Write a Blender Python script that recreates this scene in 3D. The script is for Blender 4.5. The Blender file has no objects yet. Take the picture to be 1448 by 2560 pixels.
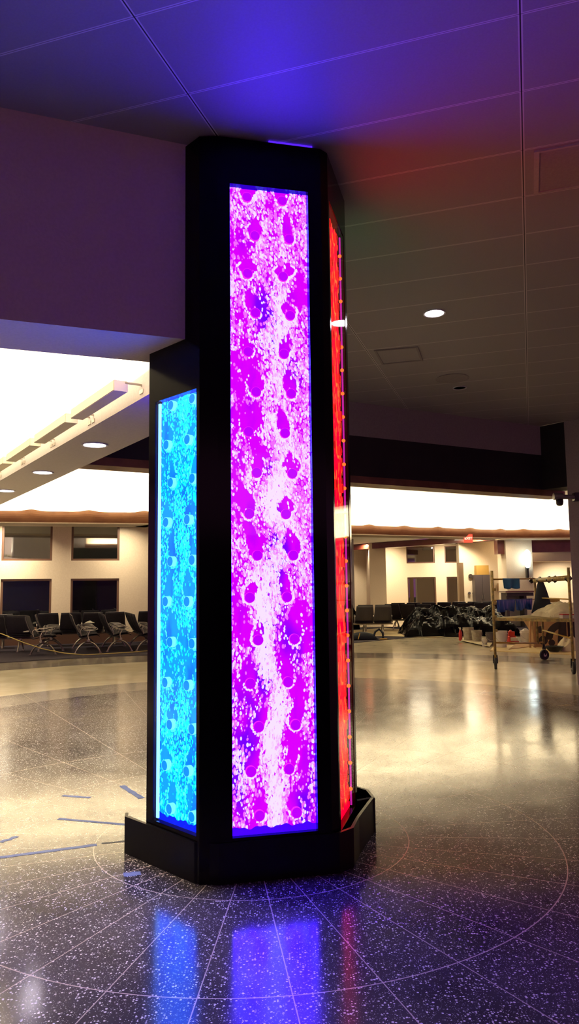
import bpy, bmesh, math, random
from mathutils import Vector, Matrix
S = bpy.context.scene
COL = S.collection
PI = math.pi
rad = math.radians

# ------------------------------------------------------------------ camera, world, exposure
F, PITCH, ROLL, EYE = 1842.0, 0.1048347, -0.0127675, 1.5
cp, sp, cr, sr = math.cos(PITCH), math.sin(PITCH), math.cos(ROLL), math.sin(ROLL)
_r, _f, _u = Vector((1, 0, 0)), Vector((0, cp, sp)), Vector((0, -sp, cp))
RT = cr * _r + sr * _u
UP = -sr * _r + cr * _u
cam = bpy.data.objects.new('camera', bpy.data.cameras.new('camera'))
COL.objects.link(cam)
m = Matrix.Identity(4)
for i, v in enumerate((RT, UP, -_f)):
    m[0][i], m[1][i], m[2][i] = v
m[0][3], m[1][3], m[2][3] = 0, 0, EYE
cam.matrix_world = m
cam.data.sensor_fit = 'VERTICAL'
cam.data.sensor_height = 36.0
cam.data.lens = F / 2560 * 36.0
cam.data.clip_start = .05
cam.data.clip_end = 200
S.camera = cam
S.view_settings.view_transform = 'Standard'
S.view_settings.look = 'None'
S.view_settings.gamma = 1
S.view_settings.use_curve_mapping = False
S.view_settings.exposure = 0.0
w = bpy.data.worlds.new('world'); S.world = w; w.use_nodes = True
w.node_tree.nodes['Background'].inputs[0].default_value = (.170, .054, .125, 1)
w.node_tree.nodes['Background'].inputs[1].default_value = 2.7

WARM = (1.0, .86, .60)
def area(name, loc, tgt, sx, sy, power, col=WARM, parent=None, spread=180):
    l = bpy.data.lights.new(name, 'AREA'); l.shape = 'RECTANGLE'; l.size = sx; l.size_y = sy
    l.energy = power; l.color = col; l.spread = rad(spread)
    o = bpy.data.objects.new(name, l); COL.objects.link(o)
    o.location = loc
    o.rotation_euler = (Vector(tgt) - Vector(loc)).to_track_quat('-Z', 'Y').to_euler()
    if parent: o.parent = parent
    return o
def spot(name, loc, tgt, power, angle, blend=.6, col=WARM, r=.05, parent=None):
    l = bpy.data.lights.new(name, 'SPOT'); l.energy = power; l.color = col
    l.spot_size = rad(angle); l.spot_blend = blend; l.shadow_soft_size = r
    o = bpy.data.objects.new(name, l); COL.objects.link(o); o.location = loc
    o.rotation_euler = (Vector(tgt) - Vector(loc)).to_track_quat('-Z', 'Y').to_euler()
    if parent: o.parent = parent
    return o

# measured-survey helpers: sight lines met with a horizontal plane / a vertical plane / a depth
CAM = Vector((0, 0, EYE))
def ray(x, y): return RT * ((x - 724) / F) + UP * (-(y - 1280) / F) + _f
def hz(x, y, h=0.0):
    d = ray(x, y); return CAM + d * ((h - EYE) / d.z)
def vp(x, y, p0, az):
    a = rad(az); n = Vector((-math.sin(a), math.cos(a), 0)); d = ray(x, y)
    return CAM + d * (n.dot(Vector((p0[0], p0[1], 0))) / n.dot(d))
def dp(x, y, D):
    d = ray(x, y); return CAM + d * (D / d.y)

# ------------------------------------------------------------------ tags
def tag(o, label, cat, group=None, kind=None):
    if label: o['label'] = label
    if cat: o['category'] = cat
    if group: o['group'] = group
    if kind: o['kind'] = kind
    return o
def empty(name, loc=(0, 0, 0), rz=0, label=None, cat=None, group=None):
    o = bpy.data.objects.new(name, None); COL.objects.link(o)
    o.location = loc; o.rotation_euler = (0, 0, rz); o.empty_display_size = .1
    return tag(o, label, cat, group)
def copy_tree(o, parent=None):
    c = o.copy(); COL.objects.link(c)
    if parent: c.parent = parent
    for ch in o.children: copy_tree(ch, c)
    return c

# ------------------------------------------------------------------ materials
def mat(name, col=(.5, .5, .5), rough=.6, metal=0, emit=None, es=1, spec=.5, coat=0):
    m = bpy.data.materials.new(name); m.use_nodes = True
    b = m.node_tree.nodes['Principled BSDF']
    b.inputs['Base Color'].default_value = (*col, 1)
    b.inputs['Roughness'].default_value = rough
    b.inputs['Metallic'].default_value = metal
    b.inputs['Specular IOR Level'].default_value = spec
    b.inputs['Coat Weight'].default_value = coat
    if emit:
        b.inputs['Emission Color'].default_value = (*emit, 1)
        b.inputs['Emission Strength'].default_value = es
    return m
class N:
    """small node-graph helper"""
    def __init__(s, m): s.m = m; s.t = m.node_tree; s.b = s.t.nodes.get('Principled BSDF')
    def new(s, typ, **kw):
        n = s.t.nodes.new(typ)
        for k, v in kw.items(): setattr(n, k, v)
        return n
    def link(s, a, b): s.t.links.new(a, b)
    def math(s, op, a, b=None, c=None, clamp=False):
        n = s.t.nodes.new('ShaderNodeMath'); n.operation = op; n.use_clamp = clamp
        for i, v in enumerate((a, b, c)):
            if v is None: continue
            if isinstance(v, (int, float)): n.inputs[i].default_value = v
            else: s.link(v, n.inputs[i])
        return n.outputs[0]
    def mix(s, f, a, b):
        n = s.t.nodes.new('ShaderNodeMix'); n.data_type = 'RGBA'
        for i, v in ((0, f), (6, a), (7, b)):
            if isinstance(v, (int, float)): n.inputs[i].default_value = v
            elif isinstance(v, tuple): n.inputs[i].default_value = (*v, 1)
            else: s.link(v, n.inputs[i])
        return n.outputs[2]
    def pos(s):
        g = s.new('ShaderNodeNewGeometry'); x = s.new('ShaderNodeSeparateXYZ'); s.link(g.outputs['Position'], x.inputs[0])
        return g.outputs['Position'], x.outputs[0], x.outputs[1], x.outputs[2]
    def noise(s, vec, scale, detail=3, rough=.5):
        n = s.new('ShaderNodeTexNoise'); s.link(vec, n.inputs['Vector'])
        n.inputs['Scale'].default_value = scale; n.inputs['Detail'].default_value = detail; n.inputs['Roughness'].default_value = rough
        return n.outputs['Fac']
    def ramp(s, f, a, b):  # smooth 0..1 between a and b
        n = s.new('ShaderNodeMapRange'); n.interpolation_type = 'SMOOTHSTEP'
        s.link(f, n.inputs[0]); n.inputs[1].default_value = a; n.inputs[2].default_value = b
        return n.outputs[0]
    def bump(s, h, strength, dist=.01):
        n = s.new('ShaderNodeBump'); n.inputs['Strength'].default_value = strength; n.inputs['Distance'].default_value = dist
        s.link(h, n.inputs['Height']); s.link(n.outputs[0], s.b.inputs['Normal'])
def noisy(m, c2, scale=4, strength=.0, detail=4):
    n = N(m); p, *_ = n.pos(); f = n.noise(p, scale, detail)
    c1 = tuple(n.b.inputs['Base Color'].default_value)[:3]
    n.link(n.mix(n.ramp(f, .35, .65), c1, c2), n.b.inputs['Base Color'])
    if strength: n.bump(f, strength)
    return m

CC = (-.25, 4.705)       # centre of the column and of its floor rings
HC = (-.35, 8.05)        # centre of the broad floor bands

def floor_material():
    m = mat('terrazzo', rough=.16, spec=.34); n = N(m)
    p, x, y, z = n.pos()
    # distance from the column centre, distance from the hall centre
    def dist(c):
        dx = n.math('SUBTRACT', x, c[0]); dy = n.math('SUBTRACT', y, c[1])
        return dx, dy, n.math('SQRT', n.math('ADD', n.math('MULTIPLY', dx, dx), n.math('MULTIPLY', dy, dy)))
    dx, dy, r = dist(CC)
    qx = n.math('SUBTRACT', x, HC[0]); qy = n.math('MAXIMUM', n.math('SUBTRACT', y, HC[1]), 0.0)
    q = n.math('SQRT', n.math('ADD', n.math('MULTIPLY', qx, qx), n.math('MULTIPLY', qy, qy)))
    # chips
    v = n.new('ShaderNodeTexVoronoi'); n.link(p, v.inputs['Vector']); v.inputs['Scale'].default_value = 92; v.inputs['Randomness'].default_value = 1
    s3 = n.new('ShaderNodeSeparateColor'); n.link(v.outputs['Color'], s3.inputs[0])
    size = n.math('MULTIPLY', n.math('POWER', s3.outputs[0], 2.4), .50)
    chip = n.math('LESS_THAN', v.outputs['Distance'], size)
    v2 = n.new('ShaderNodeTexVoronoi'); n.link(p, v2.inputs['Vector']); v2.inputs['Scale'].default_value = 210
    s4 = n.new('ShaderNodeSeparateColor'); n.link(v2.outputs['Color'], s4.inputs[0])
    chip2 = n.math('LESS_THAN', v2.outputs['Distance'], n.math('MULTIPLY', n.math('POWER', s4.outputs[1], 3.0), .46))
    chips = n.math('MAXIMUM', chip, n.math('MULTIPLY', chip2, .6))
    big = n.noise(p, 1.1, 5, .6)
    base = n.mix(n.ramp(big, .3, .7), (.036, .029, .037), (.085, .074, .080))
    dark = n.mix(chips, base, (.85, .82, .80))
    grey = n.mix(n.math('MULTIPLY', chips, .55), (.26, .235, .21), (.75, .7, .62))
    cream = n.mix(n.ramp(big, .35, .7), (.62, .55, .40), (.72, .65, .50))
    band = n.mix(n.ramp(n.noise(p, 5, 5), .3, .7), (.17, .145, .125), (.25, .22, .19))
    c = n.mix(n.ramp(q, 3.93, 3.95), dark, grey)
    c = n.mix(n.ramp(q, 4.87, 4.89), c, cream)
    c = n.mix(n.ramp(q, 8.42, 8.44), c, band)
    c = n.mix(n.math('MULTIPLY', n.math('GREATER_THAN', q, 9.7), n.math('GREATER_THAN', x, .5)), c, (.60, .53, .38))
    # brass dividers: rings and radii
    def near(a, t, wdt): return n.math('LESS_THAN', n.math('ABSOLUTE', n.math('SUBTRACT', a, t)), wdt)
    line = n.math('MAXIMUM', near(r, .946, .0028), near(r, 1.81, .003))
    line = n.math('MAXIMUM', line, near(r, 2.70, .004))
    line = n.math('MAXIMUM', line, near(q, 3.94, .004))
    ang = n.math('MULTIPLY', n.math('SUBTRACT', n.math('ARCTAN2', dy, dx), rad(75.1)), 1 / rad(11.25))
    fr = n.math('ABSOLUTE', n.math('SUBTRACT', ang, n.math('ROUND', ang)))
    arc = n.math('MULTIPLY', n.math('MULTIPLY', fr, rad(11.25)), r)
    radial = n.math('MULTIPLY', n.math('LESS_THAN', arc, .0024), n.math('LESS_THAN', q, 4.88))
    line = n.math('MAXIMUM', line, radial)
    c = n.mix(line, c, (.62, .52, .45))
    # scuffs: their own dark marks
    sc = n.ramp(n.noise(p, 2.6, 6, .7), .60, .72)
    c = n.mix(n.math('MULTIPLY', n.math('MULTIPLY', sc, .45), n.math('LESS_THAN', q, 4.88)), c, (.05, .045, .045))
    n.link(c, n.b.inputs['Base Color'])
    rr = n.math('ADD', n.math('MULTIPLY', n.noise(p, 1.7, 6, .7), .26), .02)
    n.link(rr, n.b.inputs['Roughness'])
    n.bump(n.noise(p, .9, 2), .12, .02)
    return m

def ceiling_material():
    m = mat('ceiling_panels', rough=.45, spec=.3); n = N(m)
    p, x, y, z = n.pos(); a = rad(-18)
    U = n.math('ADD', n.math('MULTIPLY', x, math.cos(a)), n.math('MULTIPLY', y, math.sin(a)))
    V = n.math('ADD', n.math('MULTIPLY', x, -math.sin(a)), n.math('MULTIPLY', y, math.cos(a)))
    def grid(v, o, step):
        t = n.math('DIVIDE', n.math('SUBTRACT', v, o), step)
        return n.math('MULTIPLY', n.math('ABSOLUTE', n.math('SUBTRACT', t, n.math('ROUND', t))), step)
    gu, gv = grid(U, .068, 1.664), grid(V, 2.726, .5532)
    lu = n.math('LESS_THAN', gu, .011); cu = n.math('LESS_THAN', gu, .0035)
    lv = n.math('LESS_THAN', gv, .008); cv = n.math('LESS_THAN', gv, .0022)
    big = n.noise(p, 90, 2)
    c = n.mix(big, (.32, .285, .30), (.39, .35, .37))
    c = n.mix(n.math('MAXIMUM', lu, lv), c, (.70, .66, .66))
    c = n.mix(cv, c, (.30, .27, .27)); c = n.mix(cu, c, (.03, .03, .03))
    n.link(c, n.b.inputs['Base Color'])
    h = n.math('SUBTRACT', n.math('MAXIMUM', lu, lv), n.math('MAXIMUM', cu, cv))
    n.bump(h, .4, .004)
    return m

M = {}
M['floor'] = floor_material()
M['ceiling'] = ceiling_material()
M['hall_ceiling'] = mat('hall_ceiling_paint', (.82, .80, .74), .8)
M['wall_grey'] = noisy(mat('grey_wall_paint', (.34, .29, .29), .7), (.38, .33, .325), 60, .15)
M['header'] = noisy(mat('grey_wall_lightened', (.50, .42, .43), .7), (.54, .455, .465), 60, .15)  # grey wall paint made paler, standing in for warm bounce on the header
M['soffit'] = noisy(mat('soffit_paint', (.46, .42, .40), .7), (.50, .46, .44), 60, .1)
M['dark_wall'] = noisy(mat('darker_grey_wall', (.30, .26, .26), .8), (.33, .29, .285), 40)  # slightly darker grey than the other wall paint
M['black_band'] = mat('black_band', (.004, .006, .005), .6)
M['bronze'] = noisy(mat('bronze_trim', (.14, .065, .035), .32, .4), (.20, .09, .05), 5)
M['cream'] = noisy(mat('cream_wall_paint', (.72, .60, .43), .75), (.76, .64, .47), 30)
M['cove'] = mat('cove_white', (.88, .84, .72), .85)
M['brown'] = noisy(mat('brown_band', (.30, .125, .055), .5), (.36, .16, .07), 3)
M['redbrown'] = noisy(mat('red_brown_panel', (.11, .022, .012), .35, coat=.3), (.15, .035, .02), 2)
M['frame'] = mat('window_frame', (.16, .085, .055), .4, .3)
M['night'] = mat('night_glass', (.004, .004, .005), .03, spec=1.0)
M['night'].node_tree.nodes['Principled BSDF'].inputs['IOR'].default_value = 2.2
M['carpet'] = noisy(mat('purple_carpet', (.011, .006, .014), .95), (.019, .010, .025), 25, .3)
M['black'] = mat('black_gloss', (.0012, .0012, .0012), .14, spec=.12)
M['black_satin'] = mat('black_satin', (.002, .002, .0025), .3, spec=.2)
M['dark_metal'] = mat('dark_metal', (.02, .02, .022), .4, .6)
M['silver'] = mat('brushed_silver', (.40, .36, .31), .36, .8)
M['seat'] = noisy(mat('charcoal_seat', (.018, .016, .021), .7, spec=.2), (.028, .024, .031), 80)
M['seat_grey'] = noisy(mat('grey_seat_back', (.06, .055, .052), .6), (.075, .07, .065), 80)
M['rim'] = mat('dull_rim', (.22, .19, .18), .4, .6)
M['plate'] = mat('bench_plate', (.10, .08, .075), .4)
M['tarp'] = mat('black_plastic', (.002, .002, .003), .12, spec=.08)
M['yellow'] = mat('yellow_paint', (.50, .31, .045), .5)
M['yellow2'] = noisy(mat('worn_yellow_tube', (.40, .27, .07), .6), (.20, .15, .06), 18)
M['tape'] = noisy(mat('blue_tape', (.045, .085, .30), .6), (.09, .14, .38), 14)
M['dark_tape'] = mat('dirty_tape', (.03, .035, .06), .6)
M['caution'] = mat('yellow_rope', (.50, .40, .12), .6)
M['cardboard'] = noisy(mat('cardboard', (.42, .24, .10), .8), (.47, .28, .12), 9)
M['plywood'] = noisy(mat('plywood', (.66, .50, .22), .7), (.72, .56, .28), 6)
M['paper'] = noisy(mat('brown_paper', (.58, .46, .26), .8), (.50, .39, .20), 3, .2)
M['white_plastic'] = mat('white_plastic', (.62, .58, .50), .5)
M['dirty_plastic'] = noisy(mat('dirty_plastic', (.42, .38, .27), .5), (.33, .29, .2), 14)
M['dust_sheet'] = noisy(mat('dust_sheet', (.72, .64, .42), .8), (.60, .52, .33), 5)
M['blue_cloth'] = mat('blue_cloth', (.03, .17, .40), .8)
M['blue_plastic'] = mat('blue_plastic', (.015, .07, .38), .3)
M['navy'] = mat('navy_cloth', (.006, .01, .02), .8)
M['red'] = mat('red_plastic', (.5, .02, .015), .4)
M['rubber'] = mat('rubber', (.015, .015, .016), .6)
M['cabinet'] = mat('grey_cabinet', (.09, .07, .072), .5)
M['tan'] = mat('tan_wood', (.42, .28, .15), .6)
M['orange_box'] = mat('ochre_box', (.45, .26, .05), .7)
M['lens'] = mat('lamp_lens', (.9, .9, .9), .5, emit=(1, .86, 1), es=9)
M['lens_warm'] = mat('lamp_lens_warm', (.9, .9, .9), .5, emit=(1, .93, .85), es=9)
M['lamp_ring'] = mat('lamp_ring', (.6, .6, .62), .3, .2)
M['housing'] = mat('cream_housing', (.66, .60, .46), .5)
M['sconce'] = mat('sconce_glass', (.9, .95, .95), .4, emit=(.85, 1, 1), es=7)
M['exit'] = mat('exit_housing', (.6, .1, .08), .5, emit=(1, .10, .05), es=.9)
M['exit_text'] = mat('exit_letters', (.8, .3, .2), .5, emit=(1, .75, .55), es=1.4)
M['camera_body'] = mat('camera_body', (.03, .03, .032), .4)
M['camera_grey'] = mat('camera_arm', (.22, .2, .17), .4)
M['logo'] = mat('dark_print', (.035, .022, .015), .7)
def emis(name, col):
    m = bpy.data.materials.new(name); m.use_nodes = True; t = m.node_tree; t.nodes.clear()
    e = t.nodes.new('ShaderNodeEmission'); e.inputs[0].default_value = (*col, 1); o = t.nodes.new('ShaderNodeOutputMaterial')
    t.links.new(e.outputs[0], o.inputs[0]); return m
def backing(name, c1, c2, c3):
    """light wall behind the water: colour wanders between three tints"""
    m = bpy.data.materials.new(name); m.use_nodes = True; t = m.node_tree; t.nodes.clear()
    n = N(m); e = n.new('ShaderNodeEmission'); o = n.new('ShaderNodeOutputMaterial'); n.link(e.outputs[0], o.inputs[0])
    p, *_ = n.pos()
    mp = n.new('ShaderNodeMapping'); mp.inputs['Scale'].default_value = (2.2, 2.2, .9); n.link(p, mp.inputs[0])
    a = n.noise(mp.outputs[0], 2.1, 2); b = n.noise(mp.outputs[0], 5.5, 3)
    c = n.mix(n.ramp(a, .30, .48), c1, c2); c = n.mix(n.math('MULTIPLY', n.ramp(b, .5, .75), .7), c, c3)
    n.link(c, e.inputs[0]); return m
M['e_purple'] = backing('magenta_light', (.20, 0, 16.0), (.76, 0, 16.0), (.50, 0, 16.0))
M['e_purple_boss'] = emis('magenta_boss', (.56, 0, 13.0))
M['e_purple_rim'] = emis('magenta_boss_rim', (1.0, .02, 13.0))
M['e_purple_low'] = emis('violet_water_foot', (.07, 0, 3.0))
M['e_pink'] = emis('pink_bubbles', (.95, .16, 16.0))
M['e_white'] = emis('white_bubbles', (1.0, .80, 16.0))
M['e_blue'] = backing('blue_light', (0, .22, 11), (0, .42, 12), (0, .14, 10))
M['e_blue_boss'] = emis('blue_boss', (0, .33, 8))
M['e_blue_rim'] = emis('cyan_boss_rim', (.22, 1.3, 9.0))  # bright rim stands in for side light caught on the spacers
M['e_blue_low'] = emis('blue_water_foot', (0, .015, 1.3))
M['e_cyan'] = emis('cyan_bubbles', (0, 1.1, 11.0))
M['e_cyan2'] = emis('bright_cyan_bubbles', (.10, 1.6, 11.0))
M['e_blue_strip'] = emis('blue_white_strip', (.5, 1.6, 6.0))
M['e_red'] = backing('red_light', (2.0, 0, .03), (2.8, 0, .06), (3.2, .002, .06))
M['e_red2'] = emis('orange_bubbles', (3.2, .025, .03))
M['e_red3'] = emis('amber_led', (3.2, .36, .06))
M['e_red_boss'] = emis('red_boss', (.9, .01, .01))
M['e_red_strip'] = emis('magenta_strip', (.9, .02, .55))
M['e_green'] = emis('green_light', (.01, .55, .16))
M['e_green2'] = emis('green_bubbles', (.1, 1.0, .3))
M['e_violet_slot'] = emis('violet_slot_light', (.12, .02, 1.6))

def glass_pane_mat():
    m = bpy.data.materials.new('clear_pane'); m.use_nodes = True; t = m.node_tree; t.nodes.clear(); n = N(m)
    g = n.new('ShaderNodeBsdfGlossy'); g.inputs['Roughness'].default_value = .03
    tr = n.new('ShaderNodeBsdfTransparent'); lw = n.new('ShaderNodeLayerWeight'); lw.inputs[0].default_value = .5; fr = n.math('ADD', n.math('MULTIPLY', n.math('POWER', lw.outputs['Facing'], 5.0), .9), .045)
    mx = n.new('ShaderNodeMixShader'); o = n.new('ShaderNodeOutputMaterial')
    n.link(fr, mx.inputs[0]); n.link(tr.outputs[0], mx.inputs[1]); n.link(g.outputs[0], mx.inputs[2]); n.link(mx.outputs[0], o.inputs[0])
    return m
M['pane'] = glass_pane_mat()

# ------------------------------------------------------------------ mesh builder
class MB:
    def __init__(s): s.v = []; s.f = []; s.mi = []
    def add(s, vs, fs, mi=0):
        o = len(s.v); s.v += [tuple(v) for v in vs]; s.f += [tuple(i + o for i in f) for f in fs]; s.mi += [mi] * len(fs); return s
    def box(s, c, size, rz=0, mi=0, rx=0, ry=0):
        R = Matrix.Rotation(rz, 3, 'Z') @ Matrix.Rotation(ry, 3, 'Y') @ Matrix.Rotation(rx, 3, 'X')
        vs = [Vector(c) + R @ Vector((a * size[0] / 2, b * size[1] / 2, d * size[2] / 2)) for a in (-1, 1) for b in (-1, 1) for d in (-1, 1)]
        return s.add(vs, [(0, 1, 3, 2), (4, 6, 7, 5), (0, 4, 5, 1), (2, 3, 7, 6), (0, 2, 6, 4), (1, 5, 7, 3)], mi)
    def prism(s, poly, z0, z1, mi=0):
        n = len(poly)
        vs = [(p[0], p[1], z0) for p in poly] + [(p[0], p[1], z1) for p in poly]
        fs = [tuple(range(n - 1, -1, -1)), tuple(range(n, 2 * n))] + [(i, (i + 1) % n, n + (i + 1) % n, n + i) for i in range(n)]
        return s.add(vs, fs, mi)
    def wall(s, p, q, t, z0, z1, mi=0):
        """upright slab from p to q, thickness t to the left of p->q"""
        d = Vector((q[0] - p[0], q[1] - p[1])).normalized(); nrm = Vector((-d.y, d.x)) * t
        return s.prism([(p[0], p[1]), (q[0], q[1]), (q[0] + nrm.x, q[1] + nrm.y), (p[0] + nrm.x, p[1] + nrm.y)], z0, z1, mi)
    def tube(s, pts, r, n=8, mi=0, closed=False):
        pts = [Vector(p) for p in pts]; k = len(pts); rs = r if isinstance(r, (list, tuple)) else [r] * k
        o = len(s.v); prev = None
        for i, p in enumerate(pts):
            if closed: t = (pts[(i + 1) % k] - pts[i - 1]).normalized()
            else: t = (pts[min(i + 1, k - 1)] - pts[max(i - 1, 0)]).normalized()
            a = prev or (Vector((0, 0, 1)) if abs(t.z) < .9 else Vector((1, 0, 0)))
            a = (a - t * a.dot(t)).normalized(); b = t.cross(a); prev = a
            for j in range(n):
                an = 2 * PI * j / n; s.v.append(tuple(p + (a * math.cos(an) + b * math.sin(an)) * rs[i]))
        for i in range(k if closed else k - 1):
            i2 = (i + 1) % k
            for j in range(n):
                s.f.append((o + i * n + j, o + i * n + (j + 1) % n, o + i2 * n + (j + 1) % n, o + i2 * n + j)); s.mi.append(mi)
        if not closed:
            s.f.append(tuple(o + j for j in range(n - 1, -1, -1))); s.f.append(tuple(o + (k - 1) * n + j for j in range(n))); s.mi += [mi, mi]
        return s
    def lathe(s, prof, c=(0, 0, 0), n=20, mi=0):
        o = len(s.v)
        for (r, z) in prof:
            for j in range(n):
                an = 2 * PI * j / n; s.v.append((c[0] + r * math.cos(an), c[1] + r * math.sin(an), c[2] + z))
        for i in range(len(prof) - 1):
            for j in range(n):
                s.f.append((o + i * n + j, o + i * n + (j + 1) % n, o + (i + 1) * n + (j + 1) % n, o + (i + 1) * n + j)); s.mi.append(mi)
        s.f.append(tuple(o + j for j in range(n - 1, -1, -1))); s.f.append(tuple(o + (len(prof) - 1) * n + j for j in range(n))); s.mi += [mi, mi]
        return s
    def grid(s, nx, ny, fn, mi=0):
        o = len(s.v)
        for i in range(nx + 1):
            for j in range(ny + 1): s.v.append(tuple(fn(i / nx, j / ny)))
        for i in range(nx):
            for j in range(ny):
                a = o + i * (ny + 1) + j; s.f.append((a, a + ny + 1, a + ny + 2, a + 1)); s.mi.append(mi)
        return s
    def build(s, name, mats, parent=None, smooth=False, bevel=0, solid=0):
        me = bpy.data.meshes.new(name); me.from_pydata(s.v, [], s.f)
        if not isinstance(mats, (list, tuple)): mats = [mats]
        for x in mats: me.materials.append(x)
        me.polygons.foreach_set('material_index', s.mi)
        if smooth: me.polygons.foreach_set('use_smooth', [True] * len(s.f))
        me.update()
        bm = bmesh.new(); bm.from_mesh(me); 
        if len(bm.faces) < 20000: bmesh.ops.recalc_face_normals(bm, faces=bm.faces)
        bm.to_mesh(me); bm.free()
        o = bpy.data.objects.new(name, me); COL.objects.link(o)
        if parent: o.parent = parent
        if bevel:
            b = o.modifiers.new('bevel', 'BEVEL'); b.width = bevel; b.segments = 2; b.limit_method = 'ANGLE'
        if solid:
            b = o.modifiers.new('solid', 'SOLIDIFY'); b.thickness = solid; b.offset = 0
        return o
def struct(name, mb, mats, **k):
    o = mb.build(name, mats, **k); o['kind'] = 'structure'; return o

# ------------------------------------------------------------------ the setting
def dirv(az): return Vector((math.cos(rad(az)), math.sin(rad(az))))
ZC, ZH, ZS = 4.09, 4.75, 2.92         # lobby ceiling, hall ceiling, header soffit
struct('floor', MB().prism([(-22, -5), (22, -5), (22, 44), (-22, 44)], -.1, 0), M['floor'])
# header over the opening left of the column
HE = Vector((-.555, 4.062)); hd = dirv(20.6); hn = Vector((-hd.y, hd.x))
HL = HE - hd * 7.5
H2 = HE + hd * .42
BR0 = Vector((-1.29, 6.649)); BL0 = Vector((-1.011, 5.196)); bd = dirv(123.4)
def isect(p, d, q, e):
    k = (q - p); den = d.x * e.y - d.y * e.x; t = (k.x * e.y - k.y * e.x) / den; return p + d * t
hb = HE + hn * .49
BLs = isect(BL0, bd, hb, hd); BRs = isect(BR0, bd, hb, hd)
C2a = Vector((4.095, 11.79)); c2 = dirv(28.5)
BRe = isect(BR0, bd, C2a, c2)
CR = Vector((4.364, 11.463)); RW = Vector((9.6, 6.2))
struct('ceiling', MB().prism([(-7.5, -5), (12, -5), tuple(RW + Vector((2.4, 0))), tuple(RW), tuple(CR), tuple(C2a), tuple(BRe), tuple(BRs), tuple(H2), tuple(HE), tuple(HL)], ZC, ZC + .12), M['ceiling'])
struct('ceiling_hall', MB().prism([(-22, 1), (-1.2, 3.9), (22, 5), (22, 44), (-22, 44)], ZH, ZH + .1), M['hall_ceiling'])
hdm = MB().prism([tuple(HL), tuple(HE), tuple(HE + hn * .49), tuple(HL + hn * .49)], ZS, ZH, 0)
struct('wall_header', hdm, [M['header']])
# wall end between header and column above the left water panel
struct('trim_1', MB().prism([(-.553, 4.050), (-.492, 3.985), (-.44, 4.10), (-.50, 4.16)], ZS, ZC - .002), M['header'])
far = BL0 + bd * 9.2; farR = BR0 + bd * 9.2
struct('ceiling_beam', MB().prism([tuple(BLs), tuple(BRs), tuple(farR), tuple(far)], 2.91, ZH), M['soffit'])
# wall over the wide opening at the back of the lobby: grey, then a black band, then a bronze edge
L2 = BRe
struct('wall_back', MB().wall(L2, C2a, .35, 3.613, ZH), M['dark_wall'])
struct('trim_2', MB().wall(L2, C2a + c2 * .02, .33, 3.05, 3.613).prism([tuple(C2a), tuple(CR), tuple(CR + Vector((.3, .4))), tuple(C2a + Vector((.1, .4)))], 3.05, ZC - .003), M['black_band'])
struct('trim_3', MB().wall(L2, C2a + c2 * .5, .34, 2.952, 3.05), M['bronze'])
struct('wall_right', MB().prism([tuple(CR), tuple(RW), tuple(RW + Vector((.5, .5))), tuple(CR + Vector((.42, .30)))], 0, ZH), M['wall_grey'])
struct('wall_left', MB().wall((-7.5, -5), (-7.5, 1.4), .2, 0, ZH), M['wall_grey'])
struct('wall_reflection_blocker', MB().wall((-7.5, -4.9), (11, -4.9), .2, 0, 2.5), M['cabinet'])  # added low wall behind the camera, blocks the world glow mirrored in the windows

n2_ = Vector((-c2.y, c2.x))
struct('trim_12', MB().wall(L2 + n2_ * .36 + c2 * .9, C2a + n2_ * .36, .02, 3.75, ZH - .01), M['cream'])
struct('trim_13', MB().wall(L2 + n2_ * .36 + c2 * .9, C2a + n2_ * .36, .32, 3.60, 3.64).wall(L2 + n2_ * .66 + c2 * .9, C2a + n2_ * .66, .03, 3.60, 3.78), M['redbrown'])
for k in range(3):
    q = L2.lerp(C2a, .25 + .28 * k) + n2_ * .52
    o = area('wall_cove_light', (q.x, q.y, 3.70), (q.x - n2_.x * .25, q.y - n2_.y * .25, 4.7), 1.5, .10, 110)
    t = Vector((-n2_.x * .25, -n2_.y * .25, 1.0)).normalized(); zax = -t; xax = Vector((c2.x, c2.y, 0)); yax = zax.cross(xax)
    o.rotation_euler = Matrix((xax, yax, zax)).transposed().to_euler()
# cove band: brown fascia, shelf, lit wall behind
bandpts = [Vector(p) for p in ((-13.0, 17.4), (-7.43, 18.9), (-3.81, 19.85), (2.06, 24.6), (8.1, 27.6), (10.6, 28.0), (15, 28.6))]
random.seed(4)
bm_ = MB()
for a, b in zip(bandpts[:-1], bandpts[1:]):
    d = (b - a).normalized(); nn = Vector((-d.y, d.x)); L = (b - a).length; k = int(L / .12)
    def top(t):
        u = (t * L) % 1.45 / 1.45
        return 3.62 + .05 * math.exp(-((u - .5) / .13) ** 2)  # bumps build the glare outline above the cove into the top edge
    def fn(u, v):
        p = a + d * (u * L); zt = top(u)
        z = 3.33 + (zt - 3.33) * v
        off = -.05 * math.sin(PI * v)
        return (p.x + nn.x * off, p.y + nn.y * off, z)
    bm_.grid(k, 6, fn)
    bm_.wall(a + nn * .03, b + nn * .03, .05, 3.33, 3.60)
struct('trim_4', bm_, M['brown'])
sh = MB(); cw = MB(); lowc = MB()
for a, b in zip(bandpts[:-1], bandpts[1:]):
    d = (b - a).normalized(); nn = Vector((-d.y, d.x))
    sh.wall(a - d * .0, b + d * .02, .95, 3.30, 3.35)
    cw.wall(a + nn * .9 - d * .2, b + nn * .9 + d * .5, .12, 3.35, ZH)
    lowc.wall(a + nn * 1.03, b + nn * 1.03, 12, 3.63, 3.66)
struct('trim_5', sh, M['cream'])
struct('wall_cove', cw, M['cove'])
struct('ceiling_lower', lowc, M['hall_ceiling'])
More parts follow.
